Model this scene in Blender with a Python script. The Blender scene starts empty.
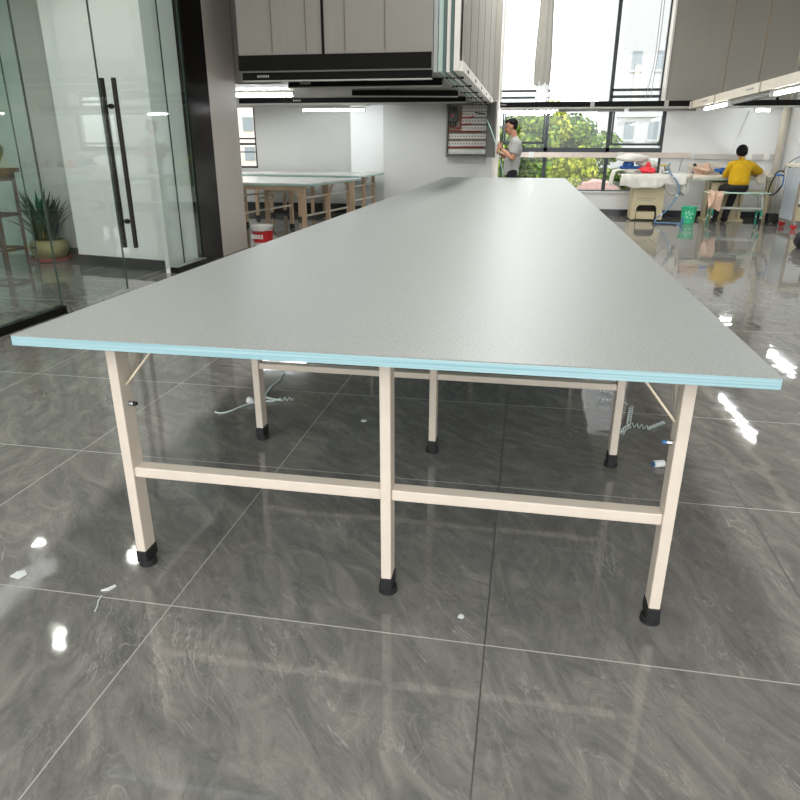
import bpy, bmesh, math, random
from math import sin, cos, pi, radians
from mathutils import Vector, Matrix
random.seed(7)
SC = bpy.context.scene
COL = SC.collection

# ------------------------------------------------------------------ colour / materials
def lin(c):
    c = c / 255.0
    return c / 12.92 if c <= 0.04045 else ((c + 0.055) / 1.055) ** 2.4
def rgb(r, g, b): return (lin(r), lin(g), lin(b), 1.0)
def new_mat(name):
    m = bpy.data.materials.new(name); m.use_nodes = True
    nt = m.node_tree
    return m, nt, nt.nodes['Principled BSDF'], nt.nodes, nt.links
def mat(name, c, rough=0.5, metal=0.0, var=0.06, scale=6.0, bump=0.0, bscale=60.0, spec=0.5, stretch=None):
    """plain surface with a faint procedural mottling"""
    m, nt, p, N, L = new_mat(name)
    col = rgb(*c)
    tc = N.new('ShaderNodeTexCoord'); src = tc.outputs['Object']
    if stretch:
        mp = N.new('ShaderNodeMapping'); mp.inputs['Scale'].default_value = stretch
        L.new(src, mp.inputs['Vector']); src = mp.outputs['Vector']
    n = N.new('ShaderNodeTexNoise'); n.inputs['Scale'].default_value = scale; n.inputs['Detail'].default_value = 3
    L.new(src, n.inputs['Vector'])
    r = N.new('ShaderNodeValToRGB')
    r.color_ramp.elements[0].position = 0.3; r.color_ramp.elements[1].position = 0.7
    r.color_ramp.elements[0].color = tuple(max(0, x * (1 - var)) for x in col[:3]) + (1,)
    r.color_ramp.elements[1].color = tuple(min(1, x * (1 + var)) for x in col[:3]) + (1,)
    L.new(n.outputs['Fac'], r.inputs['Fac']); L.new(r.outputs['Color'], p.inputs['Base Color'])
    p.inputs['Roughness'].default_value = rough; p.inputs['Metallic'].default_value = metal
    p.inputs['Specular IOR Level'].default_value = spec
    if bump > 0:
        b = N.new('ShaderNodeTexNoise'); b.inputs['Scale'].default_value = bscale; b.inputs['Detail'].default_value = 2
        L.new(src, b.inputs['Vector'])
        bp = N.new('ShaderNodeBump'); bp.inputs['Strength'].default_value = bump; bp.inputs['Distance'].default_value = 0.01
        L.new(b.outputs['Fac'], bp.inputs['Height']); L.new(bp.outputs['Normal'], p.inputs['Normal'])
    return m
def emit_mat(name, c, strength):
    m, nt, p, N, L = new_mat(name)
    p.inputs['Base Color'].default_value = rgb(*c)
    p.inputs['Emission Color'].default_value = rgb(*c); p.inputs['Emission Strength'].default_value = strength
    return m
def glass_mat(name, tint, refl=1.0, rough=0.0):
    m = bpy.data.materials.new(name); m.use_nodes = True
    nt = m.node_tree; N = nt.nodes; L = nt.links; N.clear()
    out = N.new('ShaderNodeOutputMaterial'); mix = N.new('ShaderNodeMixShader')
    t = N.new('ShaderNodeBsdfTransparent'); t.inputs['Color'].default_value = tint
    g = N.new('ShaderNodeBsdfGlossy'); g.inputs['Roughness'].default_value = rough
    fr = N.new('ShaderNodeFresnel'); fr.inputs['IOR'].default_value = 1.5
    gm = N.new('ShaderNodeNewGeometry'); ir = N.new('ShaderNodeMix')          # same reflectance leaving the sheet as entering it
    ir.inputs[2].default_value = 1.5; ir.inputs[3].default_value = 1 / 1.5
    L.new(gm.outputs['Backfacing'], ir.inputs[0]); L.new(ir.outputs[0], fr.inputs['IOR'])
    mu = N.new('ShaderNodeMath'); mu.operation = 'MULTIPLY'; mu.inputs[1].default_value = refl
    L.new(fr.outputs[0], mu.inputs[0]); L.new(mu.outputs[0], mix.inputs['Fac'])
    L.new(t.outputs[0], mix.inputs[1]); L.new(g.outputs[0], mix.inputs[2]); L.new(mix.outputs[0], out.inputs['Surface'])
    return m
TILE, TOX, TOY = 0.9024, -0.0327, 1.4532
def floor_mat():
    m, nt, p, N, L = new_mat('polished_grey_marble_tile')
    tc = N.new('ShaderNodeTexCoord'); sep = N.new('ShaderNodeSeparateXYZ'); L.new(tc.outputs['Object'], sep.inputs[0])
    def math_(op, a, b=None):
        k = N.new('ShaderNodeMath'); k.operation = op
        for i, v in enumerate((a, b)):
            if v is None: continue
            if isinstance(v, (int, float)): k.inputs[i].default_value = v
            else: L.new(v, k.inputs[i])
        return k.outputs[0]
    u = math_('DIVIDE', math_('SUBTRACT', sep.outputs['X'], TOX), TILE)
    v = math_('DIVIDE', math_('SUBTRACT', sep.outputs['Y'], TOY), TILE)
    fu = math_('FLOOR', u); fv = math_('FLOOR', v)
    du = math_('ABSOLUTE', math_('SUBTRACT', math_('FRACT', math_('ADD', u, 0.5)), 0.5))
    dv = math_('ABSOLUTE', math_('SUBTRACT', math_('FRACT', math_('ADD', v, 0.5)), 0.5))
    gu = math_('LESS_THAN', du, 0.0021); gv = math_('LESS_THAN', dv, 0.0021)
    comb = N.new('ShaderNodeCombineXYZ'); L.new(fu, comb.inputs[0]); L.new(fv, comb.inputs[1])
    wn = N.new('ShaderNodeTexWhiteNoise'); wn.noise_dimensions = '2D'; L.new(comb.outputs[0], wn.inputs['Vector'])
    off = N.new('ShaderNodeVectorMath'); off.operation = 'SCALE'; off.inputs['Scale'].default_value = 17.0
    L.new(wn.outputs['Color'], off.inputs[0])
    add = N.new('ShaderNodeVectorMath'); add.operation = 'ADD'
    L.new(tc.outputs['Object'], add.inputs[0]); L.new(off.outputs[0], add.inputs[1])
    rot = N.new('ShaderNodeVectorRotate'); rot.rotation_type = 'Z_AXIS'
    L.new(add.outputs[0], rot.inputs['Vector'])
    ang = math_('ADD', math_('MULTIPLY', wn.outputs['Value'], 1.2), 0.35); L.new(ang, rot.inputs['Angle'])
    mp = N.new('ShaderNodeMapping'); mp.inputs['Scale'].default_value = (1.0, 2.6, 1.0); L.new(rot.outputs[0], mp.inputs['Vector'])
    def noise(scale, det, dist, rough=0.6):
        n = N.new('ShaderNodeTexNoise'); n.inputs['Scale'].default_value = scale; n.inputs['Detail'].default_value = det
        n.inputs['Distortion'].default_value = dist; n.inputs['Roughness'].default_value = rough
        L.new(mp.outputs[0], n.inputs['Vector']); return n.outputs['Fac']
    base = N.new('ShaderNodeValToRGB'); cr = base.color_ramp
    cr.elements[0].position = 0.28; cr.elements[0].color = rgb(98, 97, 94)
    cr.elements[1].position = 0.72; cr.elements[1].color = rgb(152, 147, 139)
    e = cr.elements.new(0.5); e.color = rgb(123, 120, 115)
    L.new(noise(3.6, 10, 1.3, 0.72), base.inputs['Fac'])
    # light veins: narrow band of a distorted noise
    def vein(scale, dist, centre, width):
        f = noise(scale, 4, dist, 0.5)
        a = math_('ABSOLUTE', math_('SUBTRACT', f, centre))
        mr = N.new('ShaderNodeMapRange'); mr.inputs['From Min'].default_value = 0.0; mr.inputs['From Max'].default_value = width
        mr.inputs['To Min'].default_value = 1.0; mr.inputs['To Max'].default_value = 0.0
        L.new(a, mr.inputs['Value']); return mr.outputs[0]
    gate = N.new('ShaderNodeMapRange'); gate.inputs['From Min'].default_value = 0.48; gate.inputs['From Max'].default_value = 0.66
    L.new(noise(1.9, 3, 0.8), gate.inputs['Value'])
    v1 = math_('MULTIPLY', math_('MULTIPLY', vein(2.4, 2.2, 0.5, 0.012), gate.outputs[0]), 0.42)
    v2 = math_('MULTIPLY', vein(5.5, 1.8, 0.46, 0.02), math_('MULTIPLY', gate.outputs[0], 0.22))
    vv = math_('MAXIMUM', v1, v2)
    def mixc(f, a, bcol):
        k = N.new('ShaderNodeMix'); k.data_type = 'RGBA'
        L.new(f, k.inputs['Factor']); L.new(a, k.inputs[6])
        k.inputs[7].default_value = bcol
        return k.outputs[2]
    c1 = mixc(vv, base.outputs['Color'], rgb(200, 194, 185))
    dk = math_('MULTIPLY', vein(3.3, 2.6, 0.55, 0.02), 0.25)
    c2 = mixc(dk, c1, rgb(74, 73, 70))
    side = math_('GREATER_THAN', sep.outputs['X'], -0.5)
    gl = math_('MULTIPLY', gu, math_('SUBTRACT', 1.0, side))
    c3 = mixc(math_('MULTIPLY', math_('MULTIPLY', gu, side), 0.85), c2, rgb(64, 62, 60))
    c3 = mixc(math_('MULTIPLY', gl, 0.6), c3, rgb(188, 184, 178))
    c4 = mixc(math_('MULTIPLY', gv, 0.9), c3, rgb(196, 190, 184))
    L.new(c4, p.inputs['Base Color'])
    g = math_('MAXIMUM', gu, gv)
    rn = math_('ADD', math_('MULTIPLY', noise(3.0, 3, 0.5), 0.05), 0.02)
    L.new(math_('ADD', rn, math_('MULTIPLY', g, 0.3)), p.inputs['Roughness'])
    bn = N.new('ShaderNodeTexNoise'); bn.inputs['Scale'].default_value = 7.0; bn.inputs['Detail'].default_value = 1.5
    L.new(add.outputs[0], bn.inputs['Vector'])
    bp = N.new('ShaderNodeBump'); bp.inputs['Strength'].default_value = 0.05; bp.inputs['Distance'].default_value = 0.02
    L.new(bn.outputs['Fac'], bp.inputs['Height']); L.new(bp.outputs['Normal'], p.inputs['Normal'])
    p.inputs['Specular IOR Level'].default_value = 0.68
    return m
def top_mat():
    m, nt, p, N, L = new_mat('grey_laminate_top')
    tc = N.new('ShaderNodeTexCoord')
    n = N.new('ShaderNodeTexNoise'); n.inputs['Scale'].default_value = 260; n.inputs['Detail'].default_value = 2
    L.new(tc.outputs['Object'], n.inputs['Vector'])
    r = N.new('ShaderNodeValToRGB'); r.color_ramp.elements[0].position = 0.35; r.color_ramp.elements[1].position = 0.65
    r.color_ramp.elements[0].color = rgb(143, 146, 142); r.color_ramp.elements[1].color = rgb(165, 168, 163)
    L.new(n.outputs['Fac'], r.inputs['Fac']); L.new(r.outputs['Color'], p.inputs['Base Color'])
    b = N.new('ShaderNodeTexNoise'); b.inputs['Scale'].default_value = 130; L.new(tc.outputs['Object'], b.inputs['Vector'])
    bp = N.new('ShaderNodeBump'); bp.inputs['Strength'].default_value = 0.18; bp.inputs['Distance'].default_value = 0.004
    L.new(b.outputs['Fac'], bp.inputs['Height']); L.new(bp.outputs['Normal'], p.inputs['Normal'])
    p.inputs['Roughness'].default_value = 0.41; p.inputs['Specular IOR Level'].default_value = 0.30
    return m
def edge_mat():
    m, nt, p, N, L = new_mat('pale_blue_edge_band')
    tc = N.new('ShaderNodeTexCoord'); mp = N.new('ShaderNodeMapping'); mp.inputs['Scale'].default_value = (1.2, 1.2, 260)
    L.new(tc.outputs['Object'], mp.inputs['Vector'])
    n = N.new('ShaderNodeTexNoise'); n.inputs['Scale'].default_value = 1.0; n.inputs['Detail'].default_value = 3; L.new(mp.outputs[0], n.inputs['Vector'])
    r = N.new('ShaderNodeValToRGB'); r.color_ramp.elements[0].position = 0.38; r.color_ramp.elements[1].position = 0.62
    r.color_ramp.elements[0].color = rgb(143, 184, 192); r.color_ramp.elements[1].color = rgb(172, 204, 208)
    L.new(n.outputs['Fac'], r.inputs['Fac']); L.new(r.outputs['Color'], p.inputs['Base Color'])
    p.inputs['Roughness'].default_value = 0.4
    return m
def leaf_mat(name, ca, cb, cc):
    m, nt, p, N, L = new_mat(name)
    g = N.new('ShaderNodeNewGeometry')
    r = N.new('ShaderNodeValToRGB'); r.color_ramp.elements[0].color = rgb(*ca); r.color_ramp.elements[1].color = rgb(*cc)
    e = r.color_ramp.elements.new(0.55); e.color = rgb(*cb)
    L.new(g.outputs['Random Per Island'], r.inputs['Fac']); L.new(r.outputs['Color'], p.inputs['Base Color'])
    p.inputs['Roughness'].default_value = 0.6; p.inputs['Specular IOR Level'].default_value = 0.2
    return m

M = dict(
    floor=floor_mat(), top=top_mat(), edge=edge_mat(),
    cream=mat('cream_powder_coat', (222, 208, 192), 0.42, var=0.03, scale=14),
    black_rubber=mat('black_rubber', (28, 28, 28), 0.55),
    chrome=mat('zinc_steel', (190, 192, 195), 0.25, 1.0),
    gold_rod=mat('brass_plated_rod', (228, 212, 186), 0.35, 0.3),
    blue_cap=mat('blue_plastic', (60, 110, 160), 0.4),
    wall=mat('white_wall_paint', (238, 239, 238), 0.6, var=0.015, scale=3),
    wall_grey=mat('pale_grey_wall_paint', (205, 204, 200), 0.6, var=0.02, scale=2),
    column=mat('warm_white_paint', (214, 205, 196), 0.55, var=0.02, scale=2),
    ceiling=mat('ceiling_paint', (196, 195, 190), 0.75, var=0.02),
    clad=mat('grey_cladding', (146, 142, 134), 0.6, var=0.035, scale=3, stretch=(18, 18, 0.2)),
    clad_seam=mat('brown_seam', (120, 104, 86), 0.6),
    baseboard=mat('dark_baseboard', (46, 48, 50), 0.25, var=0.1),
    black_steel=mat('black_mirror_steel', (30, 28, 27), 0.14, 0.6, var=0.1, scale=2),
    black_rail=mat('black_painted_rail', (20, 19, 18), 0.6, spec=0.12),
    pale_line=mat('pale_grey_plastic', (182, 180, 174), 0.5),
    rail_white=mat('white_painted_rail', (232, 226, 218), 0.45),
    rail_teal=mat('pale_green_rail', (178, 198, 188), 0.45),
    rail_dark=mat('dark_green_rail', (72, 96, 92), 0.45),
    rail_grey=mat('grey_metal_rail', (150, 152, 150), 0.4, 0.3),
    trunk=mat('cream_trunking', (214, 203, 186), 0.45, var=0.05),
    tube=emit_mat('lit_tube', (246, 252, 255), 48.0),
    downlight=emit_mat('lit_downlight', (255, 252, 244), 320.0),
    frame=mat('charcoal_window_frame', (48, 54, 60), 0.4),
    glass=glass_mat('window_glass', (0.96, 0.97, 0.96, 1)),
    office_glass=glass_mat('greenish_partition_glass', (0.93, 0.965, 0.945, 1), 1.0),
    glass_edge=mat('green_glass_edge', (60, 78, 70), 0.2),
    handle=mat('dark_bronze_handle', (44, 40, 36), 0.35, 0.7),
    silver=mat('silver_strip', (190, 192, 190), 0.3, 0.8),
    duct=mat('pinkish_white_trunking', (226, 212, 202), 0.5),
    duct_grey=mat('grey_white_trunking', (206, 203, 198), 0.5),
    socket=mat('white_socket', (236, 236, 232), 0.4),
    cab_grey=mat('grey_painted_cabinet', (112, 112, 108), 0.45),
    cab_in=mat('cabinet_backplate', (150, 136, 118), 0.5, var=0.15, scale=20),
    breaker=mat('pale_breaker', (214, 216, 208), 0.4, var=0.1, scale=30),
    breaker_black=mat('black_breaker', (38, 40, 42), 0.4),
    red=mat('red_plastic', (206, 40, 44), 0.4),
    darkred=mat('red_wire', (150, 30, 36), 0.4),
    skin=mat('skin', (188, 134, 106), 0.5, var=0.05, scale=12),
    hair=mat('black_hair', (20, 19, 21), 0.6, var=0.3, scale=50, bump=0.5, bscale=90, spec=0.15),
    tee=mat('heather_grey_cotton', (168, 168, 164), 0.85, var=0.05, scale=80, bump=0.3, bscale=14),
    black_cloth=mat('black_cotton', (26, 26, 28), 0.85, var=0.15),
    yellow=mat('mustard_yellow_knit', (208, 164, 4), 0.8, var=0.08, scale=14, bump=0.35, bscale=16),
    eye=mat('dark_eye', (30, 24, 22), 0.3),
    strip=mat('pale_green_plastic_strip', (160, 200, 188), 0.35),
    beige=mat('beige_machine_paint', (206, 192, 156), 0.45, var=0.03),
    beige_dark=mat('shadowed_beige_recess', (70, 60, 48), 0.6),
    ink=mat('blue_grey_print', (112, 124, 140), 0.5),
    cloth_white=mat('white_cotton_cover', (224, 221, 212), 0.85, var=0.04, scale=12, bump=0.4, bscale=12),
    linen=mat('cream_padding', (228, 219, 202), 0.85, var=0.06),
    blue=mat('royal_blue_fabric', (30, 82, 150), 0.7, var=0.1),
    bright_blue=mat('bright_blue_plastic', (36, 110, 184), 0.45),
    coral=mat('coral_red_cloth', (240, 66, 74), 0.8, var=0.08, scale=20),
    mustard=mat('yellow_handle', (214, 184, 40), 0.5),
    pinkbeige=mat('pinkish_beige_fabric', (212, 178, 154), 0.85, var=0.08, scale=20, bump=0.4, bscale=25),
    green_bin=mat('green_plastic', (64, 190, 140), 0.4, var=0.06),
    mint=mat('mint_painted_board', (196, 220, 206), 0.45),
    mint_leg=mat('pale_mint_tube', (192, 200, 188), 0.4),
    teal_cap=mat('teal_rubber_cap', (22, 140, 116), 0.5),
    hose_blue=mat('blue_hose', (92, 142, 182), 0.4),
    hose_black=mat('black_hose', (34, 36, 38), 0.5),
    wire_grey=mat('grey_cable', (150, 148, 142), 0.5),
    cart_panel=mat('pale_blue_grey_sheet', (200, 208, 216), 0.35, 0.2),
    cart_frame=mat('brown_grey_frame', (150, 138, 122), 0.45),
    castor=mat('red_castor_wheel', (190, 30, 34), 0.4),
    bag=mat('black_bag_fabric', (26, 26, 28), 0.6, var=0.2, bump=0.5, bscale=20),
    wood=mat('dark_red_wood', (84, 48, 32), 0.4, var=0.2, scale=4, stretch=(6, 6, 0.6)),
    pot=mat('olive_glazed_pot', (150, 140, 96), 0.35, var=0.1, scale=9),
    saucer=mat('terracotta_saucer', (142, 52, 40), 0.5),
    soil=mat('potting_soil', (64, 48, 34), 0.9, var=0.3, scale=40),
    vase=mat('green_glazed_jar', (118, 122, 62), 0.3, var=0.15, scale=10),
    leaf=mat('dark_green_blade', (40, 62, 40), 0.45, var=0.3, scale=8),
    leaf_tan=mat('yellowing_blade', (138, 120, 66), 0.5, var=0.3, scale=14),
    white_pl=mat('white_plastic', (232, 234, 232), 0.4),
    clear_curl=mat('pale_plastic_swarf', (214, 224, 222), 0.3),
    wrap=mat('pale_blue_film', (176, 190, 204), 0.65, bump=0.6, bscale=30),
    blue_ink=mat('blue_print', (50, 84, 150), 0.5),
    white_pail=mat('white_pail', (228, 226, 220), 0.4),
    render_white=mat('white_render', (196, 195, 197), 0.7, var=0.02),
    render_pink=mat('pale_pink_render', (232, 216, 206), 0.7, var=0.03),
    ext_glass=mat('grey_window', (140, 148, 154), 0.3),
    ext_sill=mat('orange_facade_strip', (240, 226, 208), 0.6),
    roof_red=mat('brick_red_roof', (196, 150, 140), 0.7),
    shed_wall=mat('pale_shed_wall', (214, 210, 206), 0.7),
    shed_blue=mat('blue_shutter', (96, 140, 178), 0.5),
    ground=mat('outdoor_ground', (120, 124, 96), 0.9, var=0.2, scale=0.5),
    bark=mat('bark', (84, 70, 56), 0.9, var=0.2),
    leaves_a=leaf_mat('green_foliage', (58, 92, 30), (104, 136, 44), (164, 176, 66)),
    leaves_b=leaf_mat('yellow_green_foliage', (112, 132, 30), (160, 172, 44), (206, 204, 84)),
    leaves_c=leaf_mat('deep_green_foliage', (44, 74, 34), (74, 108, 48), (120, 142, 66)),
    leaves_d=leaf_mat('purple_foliage', (66, 46, 54), (96, 72, 74), (128, 104, 92)),
    curtain=mat('grey_bundled_curtain', (160, 158, 150), 0.85, var=0.1, scale=30, stretch=(6, 6, 0.3)),
    sheer=mat('white_sheer', (236, 238, 238), 0.9),
)

# ------------------------------------------------------------------ mesh building
class MB:
    """collects shapes in world (or root-local) coordinates, links them as ONE mesh object"""
    def __init__(s): s.b = bmesh.new(); s.mi = 0
    def _mark(s, fs):
        for f in fs: f.material_index = s.mi
    def box(s, x0, x1, y0, y1, z0, z1, rot=None, piv=None):
        r = bmesh.ops.create_cube(s.b, size=1.0)['verts']
        for v in r:
            v.co = Vector(((x0 + x1) / 2 + v.co.x * (x1 - x0), (y0 + y1) / 2 + v.co.y * (y1 - y0), (z0 + z1) / 2 + v.co.z * (z1 - z0)))
        if rot is not None:
            bmesh.ops.rotate(s.b, verts=r, cent=piv or ((x0 + x1) / 2, (y0 + y1) / 2, (z0 + z1) / 2), matrix=rot)
        s._mark({f for v in r for f in v.link_faces}); return s
    def cone(s, p, q, r0, r1, seg=16, caps=True):
        p, q = Vector(p), Vector(q); d = q - p
        if d.length < 1e-7: return s
        R = d.to_track_quat('Z', 'Y').to_matrix()
        A = [s.b.verts.new(p + R @ Vector((r0 * cos(2 * pi * i / seg), r0 * sin(2 * pi * i / seg), 0))) for i in range(seg)]
        B = [s.b.verts.new(q + R @ Vector((r1 * cos(2 * pi * i / seg), r1 * sin(2 * pi * i / seg), 0))) for i in range(seg)]
        fs = [s.b.faces.new((A[i], A[(i + 1) % seg], B[(i + 1) % seg], B[i])) for i in range(seg)]
        if caps: fs += [s.b.faces.new(A[::-1]), s.b.faces.new(B)]
        s._mark(fs); return s
    def tube(s, pts, r, seg=8, flat=None, closed=False):
        pts = [Vector(p) for p in pts]; n = len(pts); rings = []
        up = Vector((0, 0, 1)); prev = None
        for i, p in enumerate(pts):
            if closed: d = pts[(i + 1) % n] - pts[i - 1]
            else: d = (pts[min(i + 1, n - 1)] - pts[max(i - 1, 0)])
            d.normalize()
            a = prev if prev is not None else (up if abs(d.z) < 0.9 else Vector((1, 0, 0)))
            x = (a - d * a.dot(d)); x.normalize(); prev = x; y = d.cross(x)
            rr = r[i] if isinstance(r, (list, tuple)) else r
            rings.append([s.b.verts.new(p + x * rr * (flat or 1) * cos(2 * pi * k / seg) + y * rr * sin(2 * pi * k / seg)) for k in range(seg)])
        fs = []
        for i in range(n if closed else n - 1):
            A, B = rings[i], rings[(i + 1) % n]
            fs += [s.b.faces.new((A[k], A[(k + 1) % seg], B[(k + 1) % seg], B[k])) for k in range(seg)]
        if not closed: fs += [s.b.faces.new(rings[0][::-1]), s.b.faces.new(rings[-1])]
        s._mark(fs); return s
    def lathe(s, c, prof, seg=28, caps=True):
        c = Vector(c); rings = []
        for r, z in prof:
            rings.append([s.b.verts.new(c + Vector((max(r, 1e-4) * cos(2 * pi * k / seg), max(r, 1e-4) * sin(2 * pi * k / seg), z))) for k in range(seg)])
        fs = []
        for A, B in zip(rings, rings[1:]):
            fs += [s.b.faces.new((A[k], A[(k + 1) % seg], B[(k + 1) % seg], B[k])) for k in range(seg)]
        if caps: fs += [s.b.faces.new(rings[0][::-1]), s.b.faces.new(rings[-1])]
        s._mark(fs); return s
    def ell(s, c, r, rot=None, u=16, v=12):
        q = bmesh.ops.create_uvsphere(s.b, u_segments=u, v_segments=v, radius=1.0)['verts']
        for w in q:
            p = Vector((w.co.x * r[0], w.co.y * r[1], w.co.z * r[2]))
            if rot: p = rot @ p
            w.co = p + Vector(c)
        s._mark({f for w in q for f in w.link_faces}); return s
    def cap(s, p, q, r0, r1, seg=14):
        """capsule: tapered limb with round ends"""
        s.cone(p, q, r0, r1, seg); s.ell(p, (r0,) * 3, u=14, v=10); s.ell(q, (r1,) * 3, u=14, v=10); return s
    def chain(s, pts, rs):
        for i in range(len(pts) - 1): s.cap(pts[i], pts[i + 1], rs[i], rs[i + 1])
        return s
    def prism(s, poly, axis, a, b):
        """poly in the two other axes (cyclic order), extruded from a to b along axis"""
        def P(u, v, w): return {'x': (w, u, v), 'y': (u, w, v), 'z': (u, v, w)}[axis]
        A = [s.b.verts.new(P(u, v, a)) for u, v in poly]; B = [s.b.verts.new(P(u, v, b)) for u, v in poly]
        n = len(poly)
        fs = [s.b.faces.new((A[i], A[(i + 1) % n], B[(i + 1) % n], B[i])) for i in range(n)]
        fs += [s.b.faces.new(A[::-1]), s.b.faces.new(B)]
        s._mark(fs); return s
    def grid(s, f, nu, nv, thick=None):
        V = [[s.b.verts.new(f(i / nu, j / nv)) for j in range(nv + 1)] for i in range(nu + 1)]
        s._mark([s.b.faces.new((V[i][j], V[i + 1][j], V[i + 1][j + 1], V[i][j + 1])) for i in range(nu) for j in range(nv)])
        return s
    def build(s, name, m, parent=None, smooth=False, bevel=0, loc=None, remesh=0, solid=0, subsurf=0, smooth_it=0):
        bmesh.ops.recalc_face_normals(s.b, faces=s.b.faces[:])
        off = Vector((0, 0, 0))
        if parent is not None:
            q = parent
            while q is not None: off += q.location; q = q.parent
        if loc is not None: off += Vector(loc) if parent is None else Vector((0, 0, 0))
        if off.length: bmesh.ops.translate(s.b, verts=s.b.verts[:], vec=-off)
        me = bpy.data.meshes.new(name); s.b.to_mesh(me); s.b.free()
        for k in (m if isinstance(m, (list, tuple)) else [m]): me.materials.append(M[k] if isinstance(k, str) else k)
        if smooth:
            for p in me.polygons: p.use_smooth = True
        o = bpy.data.objects.new(name, me); COL.objects.link(o)
        if parent is not None: o.parent = parent
        elif loc is not None: o.location = loc
        if solid:
            k = o.modifiers.new('solid', 'SOLIDIFY'); k.thickness = solid
        if bevel:
            k = o.modifiers.new('bevel', 'BEVEL'); k.width = bevel; k.segments = 2; k.limit_method = 'ANGLE'
        if remesh:
            k = o.modifiers.new('remesh', 'REMESH'); k.mode = 'VOXEL'; k.voxel_size = remesh; k.use_smooth_shade = True
            if smooth_it:
                k = o.modifiers.new('smooth', 'SMOOTH'); k.iterations = smooth_it; k.factor = 0.5
        if subsurf:
            k = o.modifiers.new('sub', 'SUBSURF'); k.levels = subsurf; k.render_levels = subsurf
        return o
def tag(o, label, cat, group=None, kind=None):
    o['label'] = label; o['category'] = cat
    if group: o['group'] = group
    if kind: o['kind'] = kind
    return o
def thing(name, loc, label, cat, group=None):
    o = bpy.data.objects.new(name, None); o.empty_display_size = 0.1; COL.objects.link(o); o.location = loc
    return tag(o, label, cat, group)
def struct(name, mb, m, **k):
    o = mb.build(name, m, **k); o['kind'] = 'structure'; return o
def dup(root, loc, label=None, group=None, rz=None):
    r = root.copy(); COL.objects.link(r); r.location = loc
    if rz is not None: r.rotation_euler = (0, 0, rz)
    if label: r['label'] = label
    if group: r['group'] = group
    for ch in list(root.children):
        c = ch.copy(); COL.objects.link(c); c.parent = r
        for g in list(ch.children):
            d = g.copy(); COL.objects.link(d); d.parent = c
    return r
def bez(pts, n=8):
    """smooth path through points (Catmull-Rom)"""
    P = [Vector(p) for p in pts]; P = [P[0] * 2 - P[1]] + P + [P[-1] * 2 - P[-2]]; out = []
    for i in range(1, len(P) - 2):
        a, b, c, d = P[i - 1:i + 3]
        for k in range(n):
            t = k / n
            out.append(0.5 * (2 * b + (c - a) * t + (2 * a - 5 * b + 4 * c - d) * t * t + (3 * b - a - 3 * c + d) * t ** 3))
    out.append(P[-2]); return out
def rz(a): return Matrix.Rotation(a, 3, 'Z')
def rx(a): return Matrix.Rotation(a, 3, 'X')
def ry(a): return Matrix.Rotation(a, 3, 'Y')

# ------------------------------------------------------------------ camera
cam = bpy.data.cameras.new('camera'); co = bpy.data.objects.new('camera', cam); COL.objects.link(co)
cam.sensor_width = 36; cam.lens = 668.9 / 800 * 36; cam.clip_start = 0.05; cam.clip_end = 300
yaw, pit, rol = -0.1793, 0.3625, 0.0023
fw = Vector((sin(yaw) * cos(pit), cos(yaw) * cos(pit), -sin(pit))); rt = Vector((cos(yaw), -sin(yaw), 0)); up = rt.cross(fw)
r2 = rt * cos(rol) + up * sin(rol); u2 = -rt * sin(rol) + up * cos(rol)
co.matrix_world = Matrix(((r2.x, u2.x, -fw.x, 0), (r2.y, u2.y, -fw.y, 0), (r2.z, u2.z, -fw.z, 1.243), (0, 0, 0, 1)))
SC.camera = co

# ------------------------------------------------------------------ room shell
BW, LW = 13.9, 13.5          # back wall on the right, back wall on the left
XG = -3.56                   # office glass partition
CZ = 4.7
struct('floor', MB().box(-6.6, 5.2, -3.2, 14.2, -0.12, 0.0), 'floor')
struct('ceiling', MB().box(-6.6, 5.2, -3.2, 14.2, CZ, CZ + 0.15), 'ceiling')
# back wall right of the panel: sill wall, piece right of the windows
b = MB(); b.box(-0.6, 2.41, BW, BW + 0.25, 0, 0.43); b.box(2.41, 5.2, BW, BW + 0.25, 0, CZ); struct('wall_back', b, 'wall')
struct('wall_right', MB().box(4.95, 5.2, -3.2, BW, 0, CZ), 'wall')
struct('wall_left', MB().box(-6.6, -6.4, -3.2, 14.2, 0, CZ), 'wall')
b = MB(); b.box(-5.36, -2.4, LW, LW + 0.25, 0, CZ); b.box(-6.4, -5.36, LW, LW + 0.25, 0, 0.83); b.box(-6.4, -5.36, LW, LW + 0.25, 2.0, CZ)
struct('wall_back_left', b, 'wall_grey')
struct('wall_pier', MB().box(-3.35, -2.66, 13.2, LW, 0, CZ), 'wall')
struct('wall_panel', MB().box(-2.66, -0.755, 12.9, BW + 0.2, 0, CZ), 'wall_grey')
b = MB(); b.box(-0.755, -0.68, 12.93, BW, 0, CZ); struct('trim_1', b, 'wall_grey')
b = MB(); b.box(-0.675, -0.585, 13.0, BW, 0, CZ); struct('trim_2', b, 'rail_white')
struct('pillar_right', MB().box(4.50, 4.95, 13.25, BW, 0, CZ), 'wall')
struct('trim_3', MB().cone((4.38, 13.78, 0), (4.38, 13.78, CZ), 0.055, 0.055, 16), 'linen', smooth=True)
b = MB(); b.box(-0.6, 4.32, BW - 0.015, BW, 0, 0.115); struct('baseboard_back', b, 'baseboard')
b = MB(); b.box(-6.4, -3.35, LW - 0.015, LW, 0, 0.17); struct('baseboard_left', b, 'baseboard')
b = MB(); b.box(-3.36, -2.66, 13.185, 13.2, 0, 0.16); struct('baseboard_pier', b, 'baseboard')
# upper bulkhead right of the windows
b = MB(); b.box(2.30, 4.36, 13.62, BW, 2.0, CZ)
struct('wall_upper', b, 'clad')
b = MB(); b.box(2.27, 2.30, 13.60, BW, 2.0, CZ); struct('trim_4', b, 'rail_white')
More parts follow.
